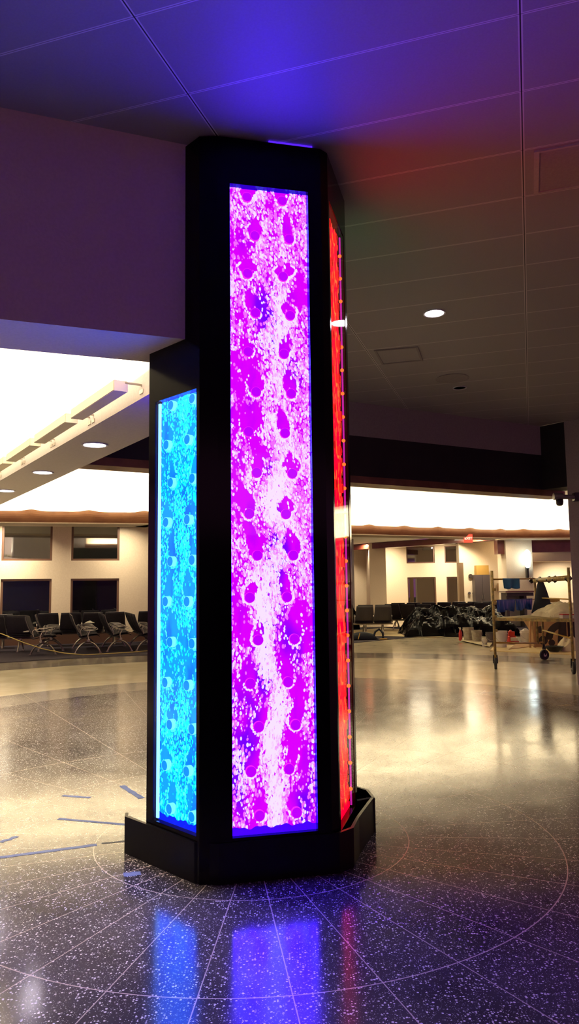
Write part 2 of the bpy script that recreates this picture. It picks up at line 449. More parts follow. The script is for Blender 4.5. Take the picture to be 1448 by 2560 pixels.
for i, (a, b) in enumerate(zip(bandpts[:-1], bandpts[1:])):
    d = (b - a).normalized(); nn = Vector((-d.y, d.x)); mid = (a + b) / 2 + nn * .30; L = (b - a).length
    o = area('cove_light', (mid.x, mid.y, 3.45), (mid.x + nn.x * .35, mid.y + nn.y * .35, 4.4), L, .12, 46 * L)
    t = Vector((nn.x * .35, nn.y * .35, .95)).normalized()
    zax = -t; xax = Vector((d.x, d.y, 0)); yax = zax.cross(xax)
    o.rotation_euler = Matrix((xax, yax, zax)).transposed().to_euler()

# carpets
def arc_pts(c, r, a0, a1, n): return [(c[0] + r * math.cos(rad(a0 + (a1 - a0) * i / n)), c[1] + r * math.sin(rad(a0 + (a1 - a0) * i / n))) for i in range(n + 1)]
cl = arc_pts(HC, 10.1, 88, 160, 40) + [(-13.0, 16.0), (-14.3, 19.3), (-.05, 23.65)]
cobj = MB().prism(cl, .0005, .012).build('carpet_left', M['carpet']); cobj.name = 'carpet'
tag(cobj, 'dark purple carpet under the seat rows in the left half of the hall', 'carpet')
e0 = [hz(875, 1609), hz(955, 1601), hz(1054, 1592), hz(1145, 1587), hz(1290, 1583), hz(1440, 1583)]
cr_ = [(.1, 28.9), (.1, 18.3)] + [(p.x, p.y) for p in e0] + [(16, 24), (16, 28.9)]
cobj = MB().prism(cr_, .0005, .011).build('carpet', M['carpet'])
tag(cobj, 'dark carpet under the plastic-covered seats on the right', 'carpet')

# left far wall with windows, all at 22 m
def wallpt(x, y, W): return vp(x, y, W[0], W[1])
WL = ((-5.78, 22.0), 17.0)
def far_wall(name, W, x0, x1, zt, holes, m, t=.3, frame=True):
    """wall slab with rectangular window openings given as (u0,u1,z0,z1) along the wall"""
    d = dirv(W[1]); p0 = Vector(W[0])
    us = sorted({x0, x1} | {h[0] for h in holes} | {h[1] for h in holes})
    mb = MB()
    for a, b in zip(us[:-1], us[1:]):
        zs = [(h[2], h[3]) for h in holes if h[0] <= a + 1e-6 and h[1] >= b - 1e-6]; zs.sort()
        z = 0
        for lo, hi in zs:
            if lo > z: mb.wall(p0 + d * a, p0 + d * b, t, z, lo)
            z = hi
        if z < zt: mb.wall(p0 + d * a, p0 + d * b, t, z, zt)
    struct(name, mb, m)
WN = [0]
def window(W, u0, u1, z0, z1):
    WN[0] += 1
    d = dirv(W[1]); p0 = Vector(W[0]); nn = Vector((-d.y, d.x)); f = .06
    root = empty('window_%d' % WN[0], (0, 0, 0)); root['kind'] = 'structure'
    mb = MB(); off = nn * .05
    for (a, b, c, e) in ((u0, u1, z0, z0 + f), (u0, u1, z1 - f, z1), (u0, u0 + f, z0 + f, z1 - f), (u1 - f, u1, z0 + f, z1 - f)):
        mb.wall(p0 + d * a + off, p0 + d * b + off, .12, c, e)
    mb.build('window_frame', M['frame'], root)
    MB().wall(p0 + d * (u0 + f) + nn * .12, p0 + d * (u1 - f) + nn * .12, .02, z0 + f, z1 - f).build('pane', M['night'], root)
def along(x, W): 
    q = vp(x, 1450, *W); return (Vector((q.x, q.y)) - Vector(W[0])).dot(dirv(W[1]))
hl = []
for xa, xb in ((-130, 1), (1 - 6, 131),):
    pass
ua0, ua1, ub0, ub1 = along(-70, WL) , along(131, WL), along(177, WL), along(298, WL)
ua0 = ua1 - (ub1 - ub0) * 1.0 - .02
zz = dict(lo0=.45, lo1=1.90, up0=2.43, up1=3.58)
step = ub0 - ua0
allh = []
for k in (-2, -1, 0, 1):
    s0, s1 = ub0 + (k - 0) * step - 0, ub1 + (k - 0) * step
    if k == 1: continue
    allh += [(s0, s1, zz['lo0'], zz['lo1']), (s0, s1, zz['up0'], zz['up1'])]
far_wall('wall_far_left', WL, -9, 5.4, 3.6, allh, M['cream'])
for h in allh: window(WL, *h)

# right far wall
bd_ = dirv(WL[1]); bp_ = Vector(WL[0])
struct('dark_strip_left', MB().wall(bp_ - bd_ * 9 + Vector((.012, -.04)), bp_ + bd_ * 5.4 + Vector((.012, -.04)), .03, .012, .30), M['frame'])  # added dark strip that dims the pale wall seen under the seats
WR = ((5.9, 36.4), 0.0)
def ux(x): return along(x, WR)
hr = []
hr += [(ux(1019), ux(1090), .5, 2.02), (ux(1117), ux(1162), .5, 2.02), (ux(1018), ux(1089), 2.71, 3.55), (ux(1114), ux(1162), 2.71, 3.55)]
far_wall('wall_far_right', WR, -6.5, 8, 3.62, hr, M['cream'])
for h in hr: window(WR, *h)
def px_wall(x0, x1, D, z0, z1, t=.4):
    a, b = dp(x0, 1450, D), dp(x1, 1450, D); return MB().prism([(a.x, a.y), (b.x, b.y), (b.x, b.y + t), (a.x, a.y + t)], z0, z1)
struct('wall_pilaster', px_wall(925, 966, 34.6, 0, 3.62, 1.6), M['cream'])
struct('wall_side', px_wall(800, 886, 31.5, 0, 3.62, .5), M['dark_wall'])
struct('wall_block', px_wall(1150, 1300, 31.0, 0, 3.62, .5), M['cream'])
struct('wall_right_end', px_wall(1330, 1520, 31.5, 0, 3.62, .4), M['cream'])
wq = Vector(WL[0]) + dirv(WL[1]) * 5.4
struct('wall_mid_side', MB().prism([(wq.x, wq.y), (wq.x + .2, wq.y), (wq.x + .2, 31.5), (wq.x, 31.5)], 0, 3.62), M['cream'])
struct('wall_mid', MB().prism([(wq.x, 31.5), (1.32, 31.5), (1.32, 31.8), (wq.x, 31.8)], 0, 3.62), M['cream'])
struct('trim_6', px_wall(1148, 1160, 30.2, 0, 2.5, .25), M['tan'])
# red-brown bulkhead running back from the cove to the far wall
b0, b1 = dp(880, 1377, 35.6), dp(1270, 1346, 29.1)
struct('trim_7', MB().wall((b0.x, b0.y), (b1.x, b1.y), .5, 3.36, 3.62), M['redbrown'])
struct('trim_8', px_wall(1334, 1500, 29.5, 2.86, 3.62, .6), M['redbrown'])
struct('trim_9', px_wall(1334, 1500, 30.3, 2.52, 3.62, .8), M['cream'])
struct('trim_10', px_wall(1248, 1268, 29.2, 2.80, 3.62, .5), M['redbrown'])
# column with the wall lamp
struct('wall_column', px_wall(1268, 1334, 29.0, 0, 3.62, 1.2), M['cream'])
struct('trim_11', px_wall(1336, 1345, 28.9, 1.35, 1.37, .1), M['cream'])

# ------------------------------------------------------------------ the water column
col = empty('water_wall_column', (CC[0], CC[1], 0), 0,
            'tall black six-sided column with glowing purple, blue and red bubble panels', 'column')
CO = Vector((CC[0], CC[1], 0))
class LMB(MB):
    """builder whose coordinates are world, stored relative to the column's base"""
    def build(s, *a, **k):
        s.v = [(v[0] - CO.x, v[1] - CO.y, v[2] - CO.z) for v in s.v]
        return super().build(*a, **k)
body = [Vector(p) for p in ((-.83, 4.31), (-.487, 3.957), (-.385, 3.954), (.206, 4.091), (.250, 4.135), (.393, 4.68), (.08, 5.27), (-.62, 5.22), (-.90, 4.80))]
def inset(poly, t):
    out = []; n = len(poly)
    for i in range(n):
        a, b, c = poly[i - 1], poly[i], poly[(i + 1) % n]
        d1 = (b - a).normalized(); d2 = (c - b).normalized()
        n1 = Vector((-d1.y, d1.x)); n2 = Vector((-d2.y, d2.x))
        out.append(isect(a + n1 * t, d1, b + n2 * t, d2))
    return out
inn = inset(body, .055)
LMB().prism([tuple(p) for p in inn], .0, ZC - .02).build('core', M['black'], col)
def face(i, z0, z1, op=None, name='cladding'):
    a, b = body[i], body[(i + 1) % len(body)]; ia, ib = inn[i], inn[(i + 1) % len(body)]
    d = (b - a).normalized(); L = (b - a).length; mb = LMB()
    def piece(u0, u1, za, zb):
        def inner(u):
            if u <= 1e-6: return ia
            if u >= L - 1e-6: return ib
            return isect(a + d * u, Vector((-d.y, d.x)), ia, d)
        P, Q = a + d * u0, a + d * u1
        mb.prism([tuple(P), tuple(Q), tuple(inner(u1)), tuple(inner(u0))], za, zb)
    if op is None: piece(0, L, z0, z1)
    else:
        u0, u1, za, zb = op
        piece(0, u0, z0, z1); piece(u1, L, z0, z1); piece(u0, u1, z0, za); piece(u0, u1, zb, z1)
    return mb.build(name, M['black'], col)
def uof(i, p): return (Vector(p) - body[i]).dot((body[(i + 1) % len(body)] - body[i]).normalized())
LF = (body[1] - body[0]).length
OPEN = {0: (uof(0, (-.785, 4.26)), uof(0, (-.507, 3.976)), .232, 2.612),
        2: (uof(2, (-.316, 3.97)), uof(2, (.130, 4.074)), .222, 3.802),
        4: (.035, .50, .19, 3.80), 5: (.10, .56, 2.70, 3.80), 7: (.06, .44, 2.35, 2.75)}
ZT = ZC - .012
for i in range(len(body)):
    zt = ZT
    face(i, 0, zt, OPEN.get(i))

def bubbles(name, i, op, rows, even, odd, zrow0, dz, N_, mats, dens, parent, szx=.0042, szz=.0062, streak=1.0, flip=False, seed=1, bossr=.030, bossd=.012, bmat=None, brim=None, offs=.038):
    """the lit wall, the bubbles in front of it and the round spacers"""
    a, b = body[i], body[(i + 1) % len(body)]; d = (b - a).normalized(); nn = Vector((-d.y, d.x))
    u0, u1, z0, z1 = op; W = u1 - u0
    def P(u, z, depth): q = a + d * (u0 + u) + nn * depth; return Vector((q.x, q.y, z))
    rnd = random.Random(seed)
    bosses = []
    for k in range(rows):
        for c in (even if k % 2 == 0 else odd):
            if c < W - .01: bosses.append((c, zrow0 - k * dz, rnd.uniform(.09, .19), rnd.uniform(1.0, 2.3), rnd.uniform(-.3, .3)))
    def wake(u, z):
        for (cx, cz, h, ww, lean) in bosses:
            t = (z - cz) / h
            if -.3 < t < 1.0:
                uu = u - cx - lean * (z - cz)
                if t < 0:
                    if uu * uu + (z - cz) ** 2 < (bossr * 1.05) ** 2: return True
                else:
                    hw = bossr * (1 + (ww - 1) * math.sin(min(t * 1.3, 1) * PI / 1.3)) * (1 - t ** 3)
                    if abs(uu) < hw: return True
        return False
    mb = LMB(); cnt = 0; tries = 0
    K = 7
    def put(u, z, sx, sz, an, mi):
        c = [math.cos(2 * PI * j / K) * sx for j in range(K)]; s_ = [math.sin(2 * PI * j / K) * sz for j in range(K)]
        vs = []
        for x_, y_ in zip(c, s_):
            uu = min(max(u + x_ * math.cos(an) + y_ * math.sin(an), .001), W - .001); zz_ = min(max(z - x_ * math.sin(an) + y_ * math.cos(an), z0), z1)
            vs.append(P(uu, zz_, offs))
        mb.add(vs, [tuple(range(K))], mi)
    while cnt < N_ and tries < N_ * 14:
        tries += 1
        u, z = rnd.uniform(0, W), rnd.uniform(z0 + .035, z1)
        f, bright, lean = dens(u / W, (z - z0) / (z1 - z0), rnd)
        if wake(u, z) and rnd.random() > .035: continue
        if rnd.random() > f: continue
        s1 = rnd.uniform(.45, 1.7); st = 1 + streak * bright * rnd.random()
        put(u, z, szx * s1, szz * s1 * st, lean + rnd.uniform(-.2, .2), 1 if rnd.random() < bright else 0); cnt += 1
    for (cx, cz, h, ww, lean) in bosses:         # foam caught under each spacer and up its sides
        fd = dens(cx / W, (cz - z0) / (z1 - z0), rnd)[0]
        for q in range(int(44 * min(1, .25 + fd * 1.3))):
            an = rnd.uniform(-PI * 1.0, 0); rr = bossr * rnd.uniform(1.10, 1.36)
            put(cx + rr * math.cos(an), cz + rr * math.sin(an), szx * 1.1, szz * .9, 0, 1)
        for q in range(int(54 * min(1, .1 + fd * 1.3))):
            t = rnd.random() ** 1.4 * .75; hw = bossr * (1 + (ww - 1) * math.sin(min(t * 1.3, 1) * PI / 1.3)) * (1 - t ** 3)
            sg = rnd.choice((-1, 1)); uu = cx + lean * t * h + sg * (hw + bossr * rnd.uniform(.08, .42))
            if 0 < uu < W and cz + t * h < z1: put(uu, cz + t * h, szx * 1.05, szz * 1.2, 0, 1)
    bo = mb.build('bubbles', mats, parent); bo['kind'] = 'stuff'
    for (cx, cz, *_r2) in bosses:
        m2 = LMB(); K2 = 20
        ring0 = [P(cx + bossr * math.cos(2 * PI * j / K2), cz + bossr * math.sin(2 * PI * j / K2), offs + .008) for j in range(K2)]
        ring1 = [P(cx + bossr * math.cos(2 * PI * j / K2), cz + bossr * math.sin(2 * PI * j / K2), offs - bossd) for j in range(K2)]
        ring2 = [P(cx + bossr * .93 * math.cos(2 * PI * j / K2), cz + bossr * .93 * math.sin(2 * PI * j / K2), offs - bossd) for j in range(K2)]
        m2.add(ring0 + ring1, [(j, (j + 1) % K2, K2 + (j + 1) % K2, K2 + j) for j in range(K2)], 1)
        m2.add(ring1 + ring2, [(j, (j + 1) % K2, K2 + (j + 1) % K2, K2 + j) for j in range(K2)], 1)
        m2.add(ring2, [tuple(range(K2))], 0)
        m2.build('spacer', [bmat, brim], parent)
def panel(i, bm_, lowm, label):
    u0, u1, z0, z1 = OPEN[i]; a, b = body[i], body[(i + 1) % len(body)]; d = (b - a).normalized(); nn = Vector((-d.y, d.x))
    p, q = a + d * u0 + nn * .046, a + d * u1 + nn * .046
    o = LMB().wall(p, q, .008, z0, z1).build('water_panel', bm_, col); o['label'] = label
    def fn(u, v):
        zt = z0 + .035 + .006 * math.sin(u * 23) + .004 * math.sin(u * 51)
        w_ = a + d * (u0 + (u1 - u0) * u) + nn * .036; return (w_.x, w_.y, z0 + (zt - z0) * v)
    LMB().grid(40, 1, fn).build('water_foot', lowm, o)
    p, q = a + d * u0 + nn * .003, a + d * u1 + nn * .003
    LMB().add([(p.x, p.y, z0), (q.x, q.y, z0), (q.x, q.y, z1), (p.x, p.y, z1)], [(0, 1, 2, 3)]).build('glass_pane', M['pane'], o)
    return o
def lerp_tab(tab, v):
    if v <= tab[0][0]: return tab[0][1:]
    for r0, r1 in zip(tab[:-1], tab[1:]):
        if v <= r1[0]:
            t = (v - r0[0]) / (r1[0] - r0[0]); return [x + (y - x) * t for x, y in zip(r0[1:], r1[1:])]
    return tab[-1][1:]
#            v    centre width core  left-base right-base lean
PT = [(0.00, .55, .16, .75, .22, .28, .0), (.08, .50, .15, .9, .30, .22, .0), (.15, .54, .11, 1.0, .25, .22, .12), (.22, .46, .11, 1.0, .16, .22, .12),
      (.30, .42, .13, 1.0, .25, .25, .0), (.37, .52, .24, .6, .30, .45, -.2), (.44, .58, .22, .6, .25, .60, -.15), (.50, .55, .20, .85, .20, .62, -.2),
      (.56, .68, .18, .75, .14, .55, -.15), (.63, .62, .20, .50, .13, .5, -.1), (.70, .60, .18, .6, .24, .5, -.2), (.78, .6, .20, .45, .34, .42, -.2), (.88, .5, .22, .28, .36, .46, -.1), (1.0, .5, .4, .18, .34, .5, -.2)]
from mathutils import noise as MN
def dens_purple(u, v, rnd):
    c, w_, core, lb, rb, lean = lerp_tab(PT, v)
    uu = u + .05 * math.sin(v * 23) + .03 * math.sin(v * 51 + 1)
    g = math.exp(-((uu - c) / w_) ** 2); base = lb + (rb - lb) * u
    X, Z = u * .46, v * 3.58
    n1 = MN.noise(Vector((X * 9 - Z * .8, Z * 4.2, 0))); n2 = MN.noise(Vector((X * 26, Z * 11, 3)))
    e = math.exp(-(min(u, 1 - u) / .06)) * .25
    f = base * .8 + core * g * 1.15 + e + n1 * .55 + n2 * .38 - .10
    return max(.015, min(1, f * 1.05)), min(.97, max(.1, .30 + .75 * g * core + .5 * n1)), lean
pf = panel(2, M['e_purple'], M['e_purple_low'], 'magenta and white water panel on the front face')
bubbles('bubbles', 2, OPEN[2], 16, (.104, .311), (.148, .350), 3.746, .2287, 13500, [M['e_pink'], M['e_white']], dens_purple, pf, .0044, .0064, 1.3, seed=11, bmat=M['e_purple_boss'], brim=M['e_purple_rim'], bossr=.029)
def dens_blue(u, v, rnd):
    if .30 < v < .48: base = .10 + .55 * math.exp(-u / .12)
    else: base = .30
    g = math.exp(-((u - .62) / .2) ** 2) if v > .45 else math.exp(-((u - .5 - .1 * math.sin(v * 20)) / .25) ** 2) * (1.2 if v < .28 else .1)
    f = base + .55 * g; f *= .7 + .5 * math.sin(v * 47 + u * 5) * math.sin(v * 29 - u * 8)
    return max(.03, min(1, f)), .25, .05
pb = panel(0, M['e_blue'], M['e_blue_low'], 'blue and cyan water panel on the left face')
WB = OPEN[0][1] - OPEN[0][0]
def fromright(*c): return tuple(WB + .052 - x for x in c)
bubbles('bubbles', 0, OPEN[0], 11, fromright(.115, .32), fromright(.161, .365), 2.570, .2257, 5600, [M['e_cyan'], M['e_cyan2']], dens_blue, pb, .0042, .0062, .8, seed=5, bmat=M['e_blue_boss'], brim=M['e_blue_rim'], bossr=.029, bossd=.022)
def strip(i, u, wdt, m, parent, dep=.02):
    a, b = body[i], body[(i + 1) % len(body)]; d = (b - a).normalized(); nn = Vector((-d.y, d.x)); u0, u1, z0, z1 = OPEN[i]
    p = a + d * (u0 + u) + nn * dep
    LMB().wall(p, p + d * wdt, .01, z0 + .01, z1 - .01).build('light_strip', m, parent)
strip(0, .001, .018, M['e_blue_strip'], pb)
pr = panel(4, M['e_red'], M['e_red'], 'red water panel on the right face')
def dens_red(u, v, rnd): 
    return .3 + .3 * math.sin(v * 90) * math.sin(u * 9), .16, 0
bubbles('bubbles', 4, OPEN[4], 16, (.12, .32), (.16, .36), 3.72, .2287, 2300, [M['e_red2'], M['e_red3']], dens_red, pr, .0045, .016, 2, seed=8, bmat=M['e_red_boss'], brim=M['e_red2'], bossr=.029, bossd=.02)
strip(4, OPEN[4][1] - OPEN[4][0] - .012, .010, M['e_red_strip'], pr)
a, b = body[4], body[5]; d = (b - a).normalized(); nn = Vector((-d.y, d.x))
for k in range(46):
    q = a + d * (OPEN[4][1] - .03) + nn * .022; z = .30 + k * .0762
    if k % 2 == 0:
        LMB().lathe([(.002, -.012), (.010, -.007), (.012, 0), (.010, .007), (.002, .012)], (q.x, q.y, z), 10).build('led', M['e_red3'], pr)
pv = panel(7, M['e_purple'], M['e_purple_low'], 'violet water panel on the rear left face')
pg = panel(5, M['e_green'], M['e_green'], 'green water panel on the rear right face')
bubbles('bubbles', 5, OPEN[5], 5, (.12, .32), (.16, .36), 3.72, .2287, 900, [M['e_green2'], M['e_green2']], dens_red, pg, .005, .012, 1, seed=9, bmat=M['e_green'], brim=M['e_green2'])
# slot light on top of the column, a violet line under the ceiling
a, b = body[2], body[3]; d = (b - a).normalized()
p, q = a + d * .30, a + d * .56
LMB().wall(p, q, .03, ZT + .0005, ZC - .001).build('top_slot_light', M['e_violet_slot'], col)
# plinth skirt
pl_ = [Vector(p) for p in ((-.99, 4.50), (-.978, 4.43), (-.59, 4.046), (-.515, 3.972), (-.385, 3.945), (.244, 4.088), (.328, 4.175), (.374, 4.356), (.508, 4.77), (.49, 4.93), (.13, 5.42), (-.05, 5.50), (-.70, 5.33), (-.86, 5.19))]
pin = inset(pl_, .018)
def ringwall(mb, o_, i_, z0, z1, lo=0, hi=None):
    n = len(o_)
    for k in range(lo, hi if hi is not None else n):
        a, b, c, e = o_[k], o_[(k + 1) % n], i_[(k + 1) % n], i_[k]
        mb.prism([tuple(a), tuple(b), tuple(c), tuple(e)], z0, z1)
mb = LMB(); ringwall(mb, pl_, pin, 0, .205, 0, 13); mb.build('plinth_skirt', M['black_satin'], col)
mb = LMB()
mb.tube([(-.86, 4.36, .185), (-.96, 4.47, .185)], .012, 6); mb.tube([(-.90, 4.37, 0), (-.90, 4.37, .19)], .01, 6)
mb.build('brace', M['dark_metal'], col)
mb = LMB(); mb.tube([(.38, 4.70, .195), (.49, 4.76, .195)], .012, 6); mb.build('brace', M['dark_metal'], col)
mb = LMB(); mb.box((.492, 4.765, .10), (.03, .03, .20), rad(15)); mb.build('corner_post', M['dark_metal'], col)

# ------------------------------------------------------------------ ceiling lamps and fittings
def downlight(loc, r, power, label, lit=True, group=None, m='lens'):
    e = empty('downlight', loc, 0, label, 'ceiling lamp', group)
    K = 28
    mb = MB(); mb.lathe([(r * .80, 0), (r, -.001), (r, -.012), (r * .86, -.010), (r * .80, -.002)], (0, 0, 0), K); mb.f = mb.f[:-2]; mb.mi = mb.mi[:-2]
    mb.build('trim_ring', M['lamp_ring'], e, smooth=False)
    MB().lathe([(.001, -.004), (r * .84, -.004)], (0, 0, 0), K).build('lens', M[m] if lit else M['black_band'], e)
    if lit: spot('downlight_beam', (0, 0, -.03), (0, 0, -3), power, 110, .8, (1, .86, .72), .06, e)
    return e
downlight((-1.863, 6.968, 2.909), .125, 38, 'nearest lit round downlight in the grey beam, beside the column')
downlight((-2.893, 8.556, 2.909), .125, 38, 'middle of the three lit round downlights in the grey beam')
downlight((-3.909, 10.075, 2.909), .125, 38, 'farthest lit round downlight in the grey beam, at the left edge')
downlight((1.396, 6.747, ZC), .105, 60, 'single lit round downlight in the dark panelled ceiling')
o = downlight((2.242, 9.387, ZC), .09, 0, 'unlit dark round downlight in the ceiling beyond the lit one', False)
e = MB().lathe([(.20, 0), (.205, -.006), (.19, -.010), (.001, -.008)], (2.05, 8.95, ZC), 28).build('ceiling_speaker', M['dark_wall'])
tag(e, 'faint round ceiling speaker cover just in front of the unlit downlight', 'speaker')
# access panels in the ceiling
def quad_panel(name, pts, label, cat, inner=None, m=None):
    c = sum((Vector(p) for p in pts), Vector()) / 4
    e = empty(name, (c.x, c.y, ZC), 0, label, cat)
    P = [Vector((p[0] - c.x, p[1] - c.y)) for p in pts]
    def sc(f, amt=.0): return [p * (1 - amt / p.length) for p in f]
    outer, inn_ = P, sc(P, .035); mb = MB()
    for k in range(4):
        mb.prism([tuple(outer[k]), tuple(outer[(k + 1) % 4]), tuple(inn_[(k + 1) % 4]), tuple(inn_[k])], -.012, 0)
    mb.build('panel_frame', m or M['soffit'], e)
    MB().prism([tuple(p) for p in inn_], -.006, 0).build('panel_sheet', inner or M['dark_wall'], e)
    return e
quad_panel('ceiling_hatch', [hz(935, 875, ZC), hz(1045, 866, ZC), hz(1058, 900, ZC), hz(955, 910, ZC)], 'square access hatch in the dark ceiling just right of the column', 'hatch', M['ceiling'], M['dark_wall'])
p0, p1 = hz(1335, 377, ZC), hz(1335, 482, ZC)
a18 = dirv(-18); a72 = dirv(72); q0 = Vector((p0.x, p0.y)); 
e = quad_panel('ceiling_grille', [tuple(q0) + (0,), tuple(q0 + a18 * .95) + (0,), tuple(q0 + a18 * .95 + a72 * .50) + (0,), tuple(q0 + a72 * .50) + (0,)], 'pale framed air grille in the ceiling at the right edge', 'air grille', M['wall_grey'], M['soffit'])

# linear lamps on the hall side of the beam
bn = Vector((-bd.y, bd.x)) * 1.0
if bn.x > 0: bn = -bn
bnv = bn
def lin_fixture(s):
    p = BL0 + bd * s + bnv * .15
    e = empty('linear_lamp', (p.x, p.y, 3.0), rad(123.4), None, 'strip lamp', None)
    L = 1.02
    # channel: local x along the beam, local y to the hall side
    MB().box((0, 0, -.045), (L, .10, .012)).box((0, -.05, -.01), (L, .01, .075)).box((0, .05, -.01), (L, .01, .075)).box((-L / 2, 0, -.01), (.012, .10, .08)).box((L / 2, 0, -.01), (.012, .10, .08)).build('housing', M['housing'], e)
    MB().tube([(-L / 2 + .03, 0, .01), (L / 2 - .03, 0, .01)], .016, 8).build('tube', M['lens_warm'], e)
    for s_ in (-1, 1):
        MB().box((s_ * (L / 2 + .03), -.09, .01), (.015, .13, .012)).box((s_ * (L / 2 + .03), -.15, -.04), (.07, .01, .03)).build('bracket', M['silver'], e)
    area('strip_light', (0, .0, .045), (0, .25, 1), L, .08, 230, (1, .86, .6), e)
    return e
FX = []
ss = [.62 + .98 + 1.18 * k - .98 + .04 for k in range(8)]
names = ['nearest', 'second nearest', 'third nearest']
for k, s in enumerate(ss):
    e = lin_fixture(s)
    if k < 3: e['label'] = '%s cream strip lamp on the lit side of the grey beam' % names[k]
    else: tag(e, 'far cream strip lamp along the grey beam beyond the left edge', None, 'strip lamps past the left edge')

# security camera on the right wall
base = dp(1437, 1248, 11.6)
wd = (RW - CR).normalized()
cp_ = CR + wd * .16 - Vector((.0, .0))
sc_ = empty('security_camera', (cp_.x - .06, cp_.y - .10, 2.86), 0, 'small dome security camera on a bracket at the corner of the right wall', 'camera')
MB().box((.04, .02, 0), (.16, .12, .13)).build('mount', M['camera_body'], sc_, bevel=.01)
MB().tube([(-.02, 0, 0), (-.22, -.02, -.0)], .035, 10).tube([(-.22, -.02, .01), (-.36, -.02, .01)], .055, 10).build('arm', M['camera_grey'], sc_)
MB().lathe([(.001, -.10), (.03, -.095), (.05, -.075), (.056, -.04), (.055, 0), (.03, .01)], (-.27, -.02, -.04), 16).build('dome', M['camera_body'], sc_, smooth=True)

# exit sign on the bulkhead
ex = dp(1171.5, 1346, 26.75)
es = empty('exit_sign', (ex.x, ex.y, ex.z), 0, 'small red lit exit sign under the brown cove on the right', 'exit sign')
MB().box((0, .05, 0), (.31, .06, .30)).build('housing', M['exit'], es)
tc = bpy.data.curves.new('letters', 'FONT'); tc.body = 'EXIT'; tc.align_x = 'CENTER'; tc.align_y = 'CENTER'; tc.size = .135; tc.extrude = .004; tc.offset = .003
to = bpy.data.objects.new('letters', tc); COL.objects.link(to)
dg = bpy.context.evaluated_depsgraph_get(); me = bpy.data.meshes.new_from_object(to.evaluated_get(dg)); bpy.data.objects.remove(to)
me.materials.clear(); me.materials.append(M['exit_text'])
to = bpy.data.objects.new('letters', me); COL.objects.link(to); to.parent = es; to.location = (0, .012, 0); to.rotation_euler = (PI / 2, 0, 0)
MB().box((0, .20, .12), (.05, .30, .03)).build('stem', M['dark_metal'], es)

# wall lamp on the far column
sp_ = dp(1319, 1398, 28.7)
sl = empty('wall_lamp', (sp_.x, sp_.y, sp_.z), 0, 'tall glowing white wall lamp on the cream column', 'wall lamp')
MB().lathe([(.03, -.36), (.09, -.28), (.125, -.1), (.135, .1), (.11, .28), (.05, .36), (.01, .37)], (0, 0, 0), 18).build('glass_shade', M['sconce'], sl, smooth=True)
MB().lathe([(.02, -.70), (.035, -.66), (.03, -.4), (.06, -.34)], (0, 0, 0), 12).box((0, .12, -.5), (.06, .2, .5)).build('stem', M['dark_metal'], sl)

# ------------------------------------------------------------------ seating
PITCHS = .60
def make_bench(n, back='seat'):
    """local: seats face +X, the row runs along Y, origin on the floor"""
    e = empty('tandem_bench', (0, 0, 0))
    L = n * PITCHS; y0 = -L / 2
    MB().tube([(0, y0 - .05, .34), (0, -y0 + .05, .34)], .032, 8).build('beam', M['silver'], e)
    for k in range(n):
        yc = y0 + (k + .5) * PITCHS
        def seat(u, v, top):
            x = -.20 + .46 * u; z = .405 + .035 * math.sin(u * PI * .9) + .05 * u * u - (.0 if u < .9 else .03 * (u - .9) * 10)
            return (x, yc + (v - .5) * .55, z + (.022 if top else -.02))
        MB().grid(8, 2, lambda u, v: seat(u, v, 1)).grid(8, 2, lambda u, v: seat(u, v, 0)).build('seat', M['seat'], e, smooth=True, solid=.012)
        def bk(u, v):
            wdt = .565 - .05 * u ** 3
            return (-.17 - .23 * u - .03 * math.sin(u * PI), yc + (v - .5) * wdt, .43 + .49 * u)
        MB().grid(8, 3, bk).build('backrest', M[back], e, smooth=True, solid=.03)
        rim = [bk(u / 6, 0) for u in range(7)] + [bk(1, v / 3) for v in range(1, 4)] + [bk(1 - u / 6, 1) for u in range(1, 7)]
        MB().tube([(p[0] + .012, p[1], p[2]) for p in rim], .0045, 5).build('back_rim', M['rim'], e)
    for k in range(n + 1):
        y = y0 + k * PITCHS
        pts = []
        for j in range(17):
            t = 2 * PI * j / 16; pts.append((.04 + .17 * math.cos(t), y, .60 + .035 * math.sin(t)))
        MB().tube(pts[:-1], .007, 6, closed=True).tube([(0, y, .35), (-.02, y, .45), (.03, y, .555)], .018, 6).tube([(-.17, y, .44), (-.2, y, .58), (-.15, y, .62)], .012, 6).build('armrest', M['silver'], e)
    for y in ((y0 + PITCHS * .5), (-y0 - PITCHS * .5)):
        pts = [(-.30 + .60 * j / 14, y, .012 + .27 * math.sin(PI * j / 14) ** .75 * 1.0) for j in range(15)]
        MB().tube(pts, [.018] + [.022] * 13 + [.018], 8).box((-.30, y, .012), (.06, .05, .024)).box((.30, y, .012), (.06, .05, .024)).box((0, y, .31), (.05, .05, .06)).build('leg', M['silver'], e)
    return e
used = {}
def bench(n, x, y, face_az, label, group=None, back='seat'):
    key = (n, back)
    if key not in used: used[key] = make_bench(n, back); o = used[key]
    else: o = copy_tree(used[key])
    o.location = (x, y, .012); o.rotation_euler = (0, 0, rad(face_az))
    for k in ('group',):
        if k in o: del o[k]
    tag(o, label, 'seating row', group); return o
G1 = 'dark seating rows crowded together before the left windows'
bench(1, -5.98, 18.0, 8, 'single dark seat with arched silver legs standing alone behind the yellow rope')
AX = Vector((-.309, .951))
def prof(n, fx, fy, label):      # rows in profile, given by where their front leg stands
    c = Vector((fx, fy)) + AX * (n * .3 - .3); bench(n, c.x, c.y, 18, label)
prof(4, -4.97, 18.25, 'dark seat row in profile, its arched legs second from the left behind the rope')
prof(4, -4.30, 18.70, 'dark seat row in profile, its arched legs third from the left behind the rope')
prof(4, -3.60, 18.88, 'dark seat row in profile whose legs show last before the column')
prof(4, -2.92, 19.1, 'dark seat row just cut by the left edge of the column')
